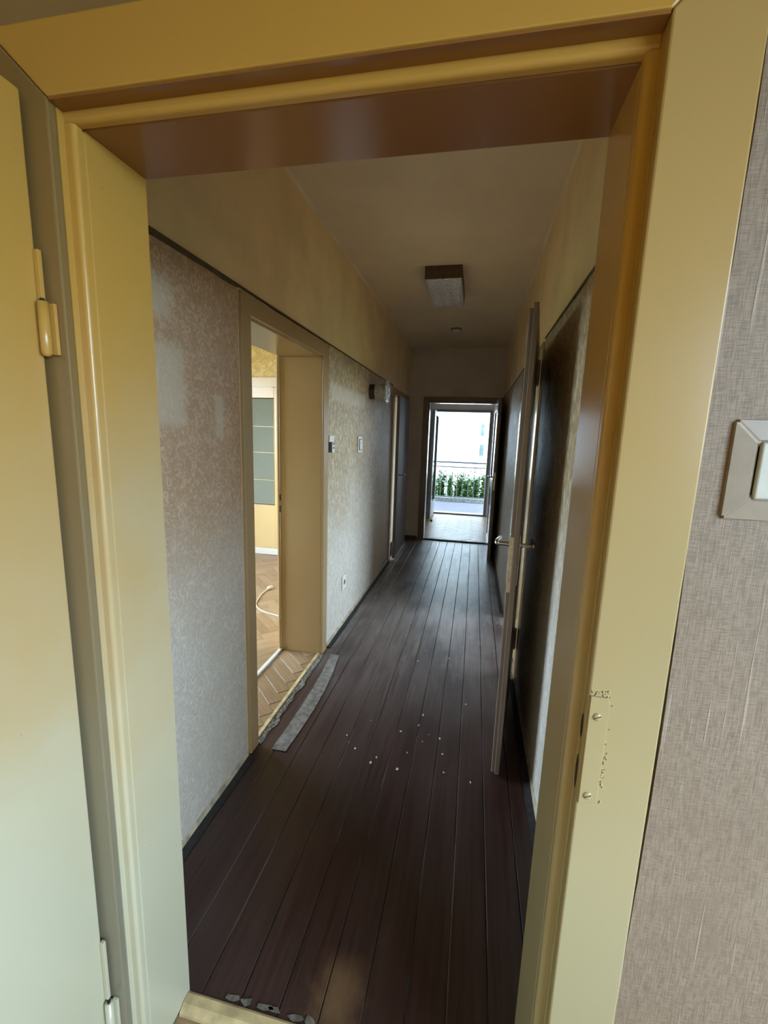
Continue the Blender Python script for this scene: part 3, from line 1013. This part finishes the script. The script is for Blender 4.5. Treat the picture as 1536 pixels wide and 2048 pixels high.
# outer shell of the left room
def wall_with_window_x(name, x0, x1, y0, y1, wy0, wy1, wz0, wz1, mat, label):
    return struct(boxes(name, ((x0, x1, y0, wy0, 0, ZC), (x0, x1, wy1, y1, 0, ZC), (x0, x1, wy0, wy1, 0, wz0), (x0, x1, wy0, wy1, wz1, ZC)), mat), label, 'wall')


def window_x(name, x, y0, y1, z0, z1, label):
    t = root(name, (x, (y0 + y1) / 2, z0), label, 'window', kind='structure')
    w = 0.06
    box('window_frame', (x - 0.03, x + 0.03, y0, y1, z0, z0 + w), 'white_paint', t)
    box('window_frame', (x - 0.03, x + 0.03, y0, y1, z1 - w, z1), 'white_paint', t)
    ym = (y0 + y1) / 2
    for a, b in ((y0, y0 + w), (ym - w / 2, ym + w / 2), (y1 - w, y1)):
        box('window_frame', (x - 0.03, x + 0.03, a, b, z0 + w, z1 - w), 'white_paint', t)


wall_with_window_x('wall_left_room_side', -3.92, -3.8, 0.43, 5.1, 1.3, 3.7, 0.4, 2.5, 'roompaper', 'window wall of the left room')
window_x('window_1', -3.86, 1.3, 3.7, 0.4, 2.5, 'white window of the left room')
struct(box('wall_left_room_front', (-3.8, XL2, 0.43, 0.55, 0, ZC), 'roompaper'), 'front wall of the left room', 'wall')
struct(box('wall_left_room_hall', (XL2 - 0.003, XL2 - 0.0005, YF, A0 - 0.06, 0, ZC), 'roompaper'), 'hall side wallpaper inside the left room', 'wall')
struct(box('ceiling.001', (-3.92, XL2, 0.43, 5.1, ZC, ZC + 0.12), 'ceiling'), 'ceiling of the left room', 'ceiling')
# room behind the far left door
wall_with_window_x('wall_far_room_side', -3.5, -3.4, 5.1, YO2, 5.2, 7.2, 0.3, 2.3, 'upper', 'window wall of the far left room')
window_x('window_4', -3.45, 5.2, 7.2, 0.3, 2.3, 'white window of the far left room')
struct(box('wall_far_room_inner', (-1.1, -1.0, YE2, YO, 0, ZC), 'lobby'), 'partition beside the balcony lobby', 'wall')
struct(box('ceiling.002', (-3.5, XL2, 5.1, YO2, ZC, ZC + 0.12), 'ceiling'), 'ceiling of the far left room', 'ceiling')
struct(box('ceiling.003', (XL2, 0.85, YE2, YO2, ZC, ZC + 0.12), 'ceiling'), 'ceiling of the balcony lobby', 'ceiling')
struct(box('wall_lobby_right', (0.75, 0.85, YE, YO2, 0, ZC), 'lobby'), 'right wall of the balcony lobby', 'wall')
# right room
wall_with_window_x('wall_right_room_side', 2.6, 2.72, 1.3, 5.7, 2.6, 4.3, 0.4, 2.4, 'upper', 'window wall of the right-hand room')
window_x('window_2', 2.66, 2.6, 4.3, 0.4, 2.4, 'wide white window of the right-hand room')
struct(boxes('wall_right_room_ends', ((XR2, 2.6, 1.3, 1.4, 0, ZC), (XR2, 2.6, 5.6, 5.7, 0, ZC)), 'house'), 'end walls of the right-hand room', 'wall')
struct(box('ceiling.004', (XR2, 2.72, 1.3, 5.7, ZC, ZC + 0.12), 'house'), 'ceiling of the right-hand room', 'ceiling')
# front room behind the viewer
struct(box('wall_front_room_left', (-1.72, -1.6, -2.72, YF, 0, ZC), 'ochre'), 'left wall of the front room', 'wall')
wall_with_window_x('wall_front_room_right', 1.7, 1.82, -2.72, YF, -2.1, 0.1, 0.7, 2.4, 'ochre', 'window wall of the front room')
window_x('window_3', 1.76, -2.1, 0.1, 0.7, 2.4, 'white window of the front room')
struct(box('wall_front_room_back', (-1.6, 1.7, -2.72, -2.6, 0, ZC), 'ochre'), 'back wall of the front room', 'wall')
struct(box('ceiling.005', (-1.72, 1.82, -2.72, YF, ZC, ZC + 0.12), 'ochre'), 'ochre ceiling of the front room', 'ceiling')

# ------------------------------------------------------------------ outer wall, balcony door, balcony
O0, O1, OZ = -0.80, 0.30, 2.06
wo = struct(boxes('wall_outer', ((-3.4, O0, YO, YO2, 0, ZC), (O1, 0.75, YO, YO2, 0, ZC), (O0, O1, YO, YO2, OZ, ZC)), 'lobby'),
            'outer wall around the balcony door', 'wall')
to = root('trim_11', (-0.25, YO, 0), 'grey balcony door frame beyond the end doorway', 'door frame', kind='structure')
box('frame_post', (O0 + 0.0005, O0 + 0.045, YO - 0.01, YO2 - 0.02, 0.0, OZ - 0.0455), 'alu', to, 0.004)
box('frame_post', (O1 - 0.055, O1 - 0.0005, YO - 0.01, YO2 - 0.02, 0.0, OZ - 0.0455), 'alu', to, 0.004)
box('frame_head', (O0 + 0.0005, O1 - 0.0005, YO - 0.01, YO2 - 0.02, OZ - 0.045, OZ - 0.0005), 'alu', to, 0.004)
box('frame_sill', (O0 + 0.0005, O1 - 0.0005, YO - 0.018, YO2 + 0.02, -0.10, 0.022), 'alu', to, 0.004)
d6 = root('door_6', (O0 + 0.05, YO - 0.02, 0), 'grey glazed balcony door leaf folded inwards on the left', 'door', kind='structure')
bx0, bx1 = O0 + 0.025, O0 + 0.075
by0, by1 = 7.95, YO - 0.015
box('stile', (bx0, bx1, by0, by0 + 0.09, 0.04, 2.0), 'alu', d6, 0.004)
box('stile', (bx0, bx1, by1 - 0.09, by1, 0.04, 2.0), 'alu', d6, 0.004)
box('top_rail', (bx0, bx1, by0 + 0.0905, by1 - 0.0905, 1.91, 2.0), 'alu', d6, 0.004)
box('bottom_rail', (bx0, bx1, by0 + 0.0905, by1 - 0.0905, 0.04, 0.30), 'alu', d6, 0.004)
box('glass_pane', (bx0 + 0.02, bx0 + 0.026, by0 + 0.0905, by1 - 0.0905, 0.3005, 1.9095), 'clearglass', d6)
bm = bmesh.new()
add_lathe(bm, [(0, 0), (0.018, 0), (0.020, 0.025), (0.012, 0.034), (0, 0.034)], lambda a, b, h: (bx1 + 0.03 + a, by0 - 0.02 + b, h + 0.0), 14)
tag(link('door_stop', bm, 'black', None, True), 'small black rubber door stop beside the balcony leaf', 'door stop')

gr = struct(box('ground', (-40, 40, -30, 70, -0.9, -0.6), 'ground'), 'garden ground outside', 'ground')
bs = struct(box('balcony_slab', (-3.4, 2.2, YO2 + 0.02, 11.0, -0.22, -0.03), 'outside_slab'), 'lilac grey balcony slab outside the end doorway', 'balcony')
struct(box('foundation', (-4.72, 3.62, -2.72, YO2, -0.6, -0.125), 'plaster'), 'foundation block under the flat', 'foundation')
struct(box('balcony_upstand', (-3.4, 2.2, 10.78, 11.0, -0.029, 0.07), 'kerb'), 'low concrete kerb at the balcony edge', 'kerb')

struct(box('added_shade_roof', (-3.4, 2.2, YO2, 11.3, 2.66, 2.8), 'house'), 'added unseen flat roof shading the balcony', 'roof')  # out of view, added to keep sky light off slab and plants
# railing
YR = 10.62
rl = root('balcony_railing', (-0.3, YR, -0.03), 'grey iron balcony railing with slim upright bars', 'railing')
for zz, hh in ((0.945, 0.020), (0.835, 0.014), (0.115, 0.012)):
    box('handrail' if zz > 0.9 else 'cross_rail', (-2.8, 1.9, YR - 0.014, YR + 0.014, zz - hh, zz + hh), 'iron', rl, 0.002)
bal = None
k = 0
x = -2.7
while x < 1.85:
    if bal is None:
        bal = box('baluster', (x - 0.008, x + 0.008, YR - 0.008, YR + 0.008, 0.1275, 0.8205), 'iron', rl)
        bx_ = x
    else:
        o = bal.copy()
        COL.objects.link(o)
        o.parent = rl
        o.location = Vector((x - bx_, 0, 0))
    x += 0.13
for xx in (-1.6, 1.02):
    box('post', (xx - 0.018, xx + 0.018, YR + 0.0145, YR + 0.05, -0.029, 0.957), 'iron', rl, 0.002)

# flowering plants beyond the railing
random.seed(21)


def plant(x, y, z, h, spread, label, blossoms):
    p = root('flowering_plant', (x, y, z), label, 'plant', 'flowering plants along the balcony railing')
    bs_, bl, bf = bmesh.new(), bmesh.new(), bmesh.new()
    ns = 9
    for s in range(ns):
        a = random.random() * 6.283
        hh = h * random.uniform(0.65, 1.05)
        sp_ = spread * random.uniform(0.3, 1)
        pts = []
        for k in range(6):
            f = k / 5
            pts.append((x + math.cos(a) * sp_ * f ** 1.3, y + math.sin(a) * sp_ * f ** 1.3, z + hh * f))
        add_tube(bs_, pts, 0.004, 5, (1, 0.9, 0.8, 0.7, 0.6, 0.4))
        for k in range(44):
            f = random.uniform(0.05, 0.92)
            i = min(4, int(f * 5))
            q = Vector(pts[i]).lerp(Vector(pts[i + 1]), f * 5 - i)
            b = random.random() * 6.283
            L = random.uniform(0.06, 0.12)
            d = Vector((math.cos(b), math.sin(b), random.uniform(-0.3, 0.7))).normalized()
            sd = d.cross(Vector((0, 0, 1))).normalized() * L * 0.34
            up = sd.cross(d).normalized() * L * 0.12
            v = [bl.verts.new(c) for c in (q, q + d * L * 0.5 + sd, q + d * L, q + d * L * 0.5 - sd, q + d * L * 0.5 - up)]
            bl.faces.new((v[0], v[1], v[4]))
            bl.faces.new((v[1], v[2], v[4]))
            bl.faces.new((v[2], v[3], v[4]))
            bl.faces.new((v[3], v[0], v[4]))
        if s < blossoms:
            c = Vector(pts[-1])
            for k in range(6):
                b = k * 1.047
                d = Vector((math.cos(b), math.sin(b), 0.5)).normalized() * 0.062
                sd = Vector((-math.sin(b), math.cos(b), 0)) * 0.026
                v = [bf.verts.new(q) for q in (c, c + d * 0.6 + sd, c + d, c + d * 0.6 - sd)]
                bf.faces.new(v)
                m = Matrix.Translation(c + Vector((0, 0, 0.006))) @ Matrix.Diagonal((0.016, 0.016, 0.012, 1))
            bmesh.ops.create_icosphere(bf, subdivisions=1, radius=1, matrix=m)
    link('stems', bs_, 'stem', p)
    link('leaves', bl, 'leaf', p)
    if blossoms:
        link('blossoms', bf, 'petal', p)
    else:
        bf.free()


plant_n = 0
for row, (yy, z0, dxx) in enumerate(((11.25, -0.25, 0.0), (11.66, -0.25, 0.2), (12.07, -0.25, 0.1), (12.48, -0.25, 0.3))):
    xx = -1.75 + dxx
    while xx < 0.95:
        plant_n += 1
        b = (1, 0, 2, 1, 0, 3, 1, 1, 0, 2, 4, 1)[plant_n % 12]
        plant(xx + random.uniform(-0.03, 0.03), yy, z0, random.uniform(0.82, 1.04), 0.09,
              'leafy green plant with magenta blossoms behind the balcony railing' if b else 'leafy green plant without blossoms behind the balcony railing', b)
        xx += 0.40
struct(box('flower_bed', (-3.4, 2.2, 11.02, 12.8, -0.6, -0.24), 'ground'), 'earth bed behind the balcony kerb', 'flower bed')

# neighbouring house
hs = root('neighbour_house', (1.2, 18.0, -0.6), 'overexposed white neighbouring house with small grey windows', 'house')
boxes('wall', ((-2.2, 4.5, 17.0, 22.0, -0.6, 4.2),), 'house', hs)
bm = bmesh.new()
add_prism(bm, [(-2.7, 4.05), (5.0, 4.05), (5.0, 4.2), (1.15, 6.6), (-2.7, 4.2)], 16.6, 22.4, lambda a, b, h: (a, h, b))
link('roof', bm, 'house_roof', hs)
for (x0, x1, z0, z1) in ((0.17, 0.33, 0.88, 1.30), (1.3, 2.1, 0.9, 2.1), (0.18, 0.30, 1.62, 2.05)):
    w = box('window', (x0 - 0.02, x1 + 0.02, 16.97, 17.03, z0 - 0.02, z1 + 0.02), 'house', hs)
    box('pane', (x0, x1, 16.955, 16.9695, z0, z1), 'house_glass', w)
bm = bmesh.new()
add_tube(bm, [(0.08, 16.94, -0.55), (0.08, 16.94, 4.0)], 0.018, 8)
link('downpipe', bm, 'alu', hs)

# ------------------------------------------------------------------ fittings
# ceiling light
cl = root('ceiling_light', (-0.305, 3.78, ZC), 'rectangular brown ceiling light with cut-glass panel over the hallway', 'ceiling light')
hx0, hx1, hy0, hy1, hz = -0.442, -0.172, 3.45, 4.12, 2.662
bm = bmesh.new()
for d in ((hx0, hx1, hy0, hy0 + 0.012, hz, ZC - 0.001), (hx0, hx1, hy1 - 0.012, hy1, hz, ZC - 0.001),
          (hx0, hx0 + 0.012, hy0 + 0.012, hy1 - 0.012, hz, ZC - 0.001), (hx1 - 0.012, hx1, hy0 + 0.012, hy1 - 0.012, hz, ZC - 0.001)):
    add_box(bm, *d)
link('housing', bm, 'lampbrown', cl)
box('back_plate', (hx0 + 0.0125, hx1 - 0.0125, hy0 + 0.0125, hy1 - 0.0125, ZC - 0.012, ZC - 0.002), 'plastic', cl)
gl = box('glass_panel', (hx0 + 0.004, hx1 - 0.004, hy0 + 0.004, hy1 - 0.004, hz - 0.009, hz - 0.0005), 'lampglass', cl, 0.0015)
for i in range(3):
    for j in range(7):
        bm = bmesh.new()
        cx_, cy_ = hx0 + 0.052 + i * 0.083, hy0 + 0.055 + j * 0.0935
        add_lathe(bm, [(0.030, -0.0002), (0.027, -0.004), (0.022, -0.0002)], lambda a, b, h, cx_=cx_, cy_=cy_: (cx_ + a, cy_ + b, hz - 0.0092 + h), 20)
        link('glass_rosette', bm, 'lampglass', gl, True)

# smoke detector
sd = root('smoke_detector', (-0.296, 5.35, ZC), 'small round white smoke detector on the hallway ceiling', 'smoke detector')
bm = bmesh.new()
add_lathe(bm, [(0, 0.0), (0.062, 0.0), (0.062, -0.014), (0.058, -0.018), (0, -0.018)], lambda a, b, h: (-0.296 + a, 5.35 + b, ZC - 0.001 + h), 28)
link('base', bm, 'plastic_beige', sd)
bm = bmesh.new()
add_lathe(bm, [(0.044, -0.018), (0.044, -0.030), (0.040, -0.036), (0.015, -0.039), (0, -0.039)], lambda a, b, h: (-0.296 + a, 5.35 + b, ZC - 0.001 + h), 28)
link('sensor_cap', bm, 'whiteplastic', sd, True)

# wall sconce: dark round backplate, thick glass cylinder ending in a wide glass disc
ys, zs = 3.985, 1.905
wsn = root('wall_sconce', (XL + 0.006, ys, zs), 'cast-glass wall lamp with dark round base on the left hallway wall', 'wall lamp')
xs = XL + 0.0065
bm = bmesh.new()
add_lathe(bm, [(0, 0), (0.066, 0), (0.066, 0.048), (0.062, 0.052), (0, 0.052)], lambda a, b, h: (xs + h, ys + a, zs + b), 32)
link('base', bm, 'darkmetal', wsn)
bm = bmesh.new()
add_lathe(bm, [(0.072, 0.0525), (0.076, 0.060), (0.074, 0.070), (0.074, 0.125), (0.078, 0.135), (0.096, 0.142), (0.102, 0.150), (0.100, 0.160), (0.088, 0.165),
               (0.0, 0.158), (0.0, 0.150), (0.066, 0.148), (0.066, 0.056), (0.072, 0.0525)], lambda a, b, h: (xs + h, ys + a, zs + b), 32)
sg = link('glass_shade', bm, 'sconceglass', wsn, True)
bm = bmesh.new()
for k in range(14):
    a = 2 * math.pi * k / 14
    m = Matrix.Translation((xs + 0.155, ys + 0.100 * math.cos(a), zs + 0.100 * math.sin(a))) @ Matrix.Diagonal((0.011, 0.014, 0.014, 1))
    bmesh.ops.create_icosphere(bm, subdivisions=2, radius=1, matrix=m)
link('glass_lobes', bm, 'sconceglass', sg, True)


def wall_plate(name, y0, y1, z0, z1, x, mat, th=0.010):
    bm = bmesh.new()
    add_box(bm, x, x + th, y0, y1, z0, z1)
    return bm


XW = XL + 0.0066
# switch with missing cover beside the doorway
s1 = root('light_switch', (XW, 2.875, 1.45), 'broken light switch with open dark hole beside the left doorway', 'light switch')
box('plate_upper', (XW, XW + 0.010, 2.828, 2.925, 1.465, 1.508), 'plastic', s1, 0.003)
box('plate_side', (XW, XW + 0.010, 2.885, 2.925, 1.395, 1.4645), 'plastic', s1, 0.003)
box('wall_box', (XW, XW + 0.003, 2.828, 2.8845, 1.395, 1.4645), 'black', s1)
for zz in (1.452, 1.425):
    box('contact', (XW + 0.010, XW + 0.013, 2.893, 2.915, zz - 0.005, zz + 0.005), 'darkmetal', s1, 0.001)
# second switch
s2 = root('light_switch', (XW, 3.64, 1.44), 'white light switch with upright rocker on patterned wallpaper', 'light switch')
box('plate', (XW, XW + 0.009, 3.575, 3.705, 1.372, 1.505), 'plastic', s2, 0.004, 3)
rk = box('rocker', (XW + 0.0095, XW + 0.018, 3.600, 3.680, 1.397, 1.480), 'plastic', s2, 0.003, 3)
box('key_mark', (XW + 0.0182, XW + 0.0190, 3.634, 3.646, 1.445, 1.453), 'darkmetal', rk)
box('shadow_gap', (XW + 0.0091, XW + 0.0094, 3.593, 3.687, 1.390, 1.487), 'darkmetal', s2)
# socket near the floor
s3 = root('power_socket', (XW, 3.235, 0.36), 'white square wall socket low on the left hallway wall', 'socket')
bm = bmesh.new()
add_box(bm, XW, XW + 0.008, 3.185, 3.285, 0.300, 0.415)
pl_ = link('plate', bm, 'plastic', s3, False, 0.003, 3)
bm = bmesh.new()
add_lathe(bm, [(0.024, 0.0082), (0.024, 0.0115), (0.020, 0.0115), (0.019, 0.0084), (0, 0.0084)], lambda a, b, h: (XW + h, 3.235 + a, 0.358 + b), 24)
rc = link('socket_ring', bm, 'plastic', s3)
bm = bmesh.new()
add_lathe(bm, [(0.0185, 0.0086), (0.0185, 0.0090), (0, 0.0090)], lambda a, b, h: (XW + h, 3.235 + a, 0.358 + b), 24)
link('socket_recess', bm, 'darkmetal', s3)

# front switch: square bevelled frame and white rocker
YW = YN - 0.0036
fx0, fx1, fz0, fz1 = 0.331, 0.462, 1.424, 1.556
s4 = root('light_switch', (0.397, YW, 1.49), 'beige framed light switch with white rocker beside the foreground door frame', 'light switch')
bm = bmesh.new()
for (i0, d0, i1, d1_) in ((0, 0.0, 0.001, 0.005), (0.001, 0.005, 0.026, 0.0075), (0.026, 0.0075, 0.030, 0.005)):
    def rect(i, d):
        return [(fx0 + i, YW - d, fz0 + i), (fx1 - i, YW - d, fz0 + i), (fx1 - i, YW - d, fz1 - i), (fx0 + i, YW - d, fz1 - i)]
    a = [bm.verts.new(p) for p in rect(i0, d0)]
    b = [bm.verts.new(p) for p in rect(i1, d1_)]
    for k in range(4):
        bm.faces.new((a[k], a[(k + 1) % 4], b[(k + 1) % 4], b[k]))
bmesh.ops.remove_doubles(bm, verts=list(bm.verts), dist=1e-6)
bmesh.ops.bevel(bm, geom=[e for e in bm.edges if abs(e.verts[0].co.x - e.verts[1].co.x) < 0.03 and abs(e.verts[0].co.z - e.verts[1].co.z) < 0.03 and e.calc_length() < 0.05],
                offset=0.003, segments=2, affect='EDGES')
link('switch_frame', bm, 'plastic_beige', s4)
box('rocker', (fx0 + 0.0315, fx1 - 0.0315, YW - 0.0105, YW - 0.003, fz0 + 0.0285, fz1 - 0.0285), 'plastic_dim', s4, 0.003, 3)
box('back_plate', (fx0 + 0.027, fx1 - 0.027, YW - 0.0025, YW - 0.0002, fz0 + 0.027, fz1 - 0.027), 'darkmetal', s4)

# loose strip lying on the hall floor
bm = bmesh.new()
ctl = [(-0.835, 1.765, 0.074), (-0.828, 1.90, 0.076), (-0.823, 2.10, 0.080), (-0.825, 2.30, 0.078), (-0.836, 2.50, 0.072), (-0.862, 2.73, 0.062)]
pts = []
for i in range(len(ctl) - 1):
    for k in range(6):
        f = k / 6
        pts.append(tuple(ctl[i][j] * (1 - f) + ctl[i + 1][j] * f for j in range(3)))
pts.append(ctl[-1])
rings = []
for i, (cx_, cy_, w) in enumerate(pts):
    e = 0.003 * mnoise.noise(Vector((cy_ * 14, 3, 0)))
    z = 0.0022 + 0.0022 * abs(mnoise.noise(Vector((cy_ * 9, 0, 0))))
    z2 = 0.0022 + 0.004 * abs(mnoise.noise(Vector((cy_ * 7, 5, 0))))
    rings.append([bm.verts.new((cx_ - w / 2 + e, cy_, z)), bm.verts.new((cx_, cy_, z + 0.0005)), bm.verts.new((cx_ + w / 2 + e, cy_, z2)),
                  bm.verts.new((cx_ + w / 2 + e, cy_, z2 - 0.0015)), bm.verts.new((cx_, cy_, z - 0.001)), bm.verts.new((cx_ - w / 2 + e, cy_, z - 0.0015))])
for a, b in zip(rings, rings[1:]):
    for k in range(6):
        bm.faces.new((a[k], a[(k + 1) % 6], b[(k + 1) % 6], b[k]))
bm.faces.new(rings[0][::-1])
bm.faces.new(rings[-1])
tag(link('loose_strip', bm, 'tape'), 'loose grey strip curling on the floor beside the left doorway', 'strip')

# torn scraps stuck along the front threshold
random.seed(5)
for k in range(6):
    x = -0.55 + k * 0.045 + random.uniform(-0.01, 0.01)
    bm = bmesh.new()
    n = 7
    poly = [(x + random.uniform(0.010, 0.026) * math.cos(6.283 * i / n), YF + 0.012 + random.uniform(0.004, 0.012) * math.sin(6.283 * i / n)) for i in range(n)]
    add_prism(bm, poly, 0.0004, 0.0025, lambda a, b, h: (a, b, h))
    tag(link('floor_scrap', bm, 'scrap'), 'torn grey scrap stuck to the floor along the front threshold', 'scrap', 'torn scraps along the front threshold')

# paint chips scattered on the boards
random.seed(9)
spots = []
for k in range(34):
    if k < 16:
        spots.append((random.uniform(-0.55, 0.15), random.uniform(1.75, 2.15)))
    elif k < 26:
        spots.append((random.uniform(-0.30, 0.28), random.uniform(2.2, 3.6)))
    else:
        spots.append((random.uniform(0.20, 0.33), random.uniform(3.4, 4.6)))
for (x, y) in spots:
    bm = bmesh.new()
    r = random.uniform(0.003, 0.008)
    n = 5
    a0 = random.random() * 6
    add_prism(bm, [(x + r * random.uniform(0.5, 1) * math.cos(a0 + 6.283 * i / n), y + r * 1.4 * random.uniform(0.5, 1) * math.sin(a0 + 6.283 * i / n)) for i in range(n)],
              0.0003, 0.0003 + random.uniform(0.0015, 0.004), lambda a, b, h: (a, b, h))
    tag(link('paint_chip', bm, 'chip'), 'tiny pale paint chip lying on the dark floor boards', 'debris', 'paint chips scattered on the hallway floor')

# white cable with plug on the parquet of the left room
cb = root('power_cable', (-1.6, 3.3, 0.0), 'white cable looped on the parquet of the left room', 'cable')
ctl = [(-1.30, 3.13), (-1.42, 3.18), (-1.54, 3.235), (-1.66, 3.27), (-1.76, 3.34), (-1.825, 3.43), (-1.86, 3.55), (-1.885, 3.68), (-1.885, 3.78)]
bm = bmesh.new()
sm = []
for i in range(len(ctl) - 1):
    p0, p1, p2, p3 = (Vector(ctl[max(i - 1, 0)]), Vector(ctl[i]), Vector(ctl[i + 1]), Vector(ctl[min(i + 2, len(ctl) - 1)]))
    for k in range(6):
        f = k / 6
        q = 0.5 * (2 * p1 + (p2 - p0) * f + (2 * p0 - 5 * p1 + 4 * p2 - p3) * f * f + (3 * p1 - p0 - 3 * p2 + p3) * f ** 3)
        sm.append((q.x, q.y, 0.0062))
sm.append((*ctl[-1], 0.0062))
add_tube(bm, sm, 0.0055, 8)
link('cord', bm, 'cable', cb, True)
bm = bmesh.new()
add_tube(bm, [(-1.885, 3.775, 0.016), (-1.883, 3.79, 0.017), (-1.872, 3.83, 0.017), (-1.868, 3.845, 0.017)], 0.016, 12, (0.5, 1, 1, 0.8))
link('plug', bm, 'plastic', cb, True)
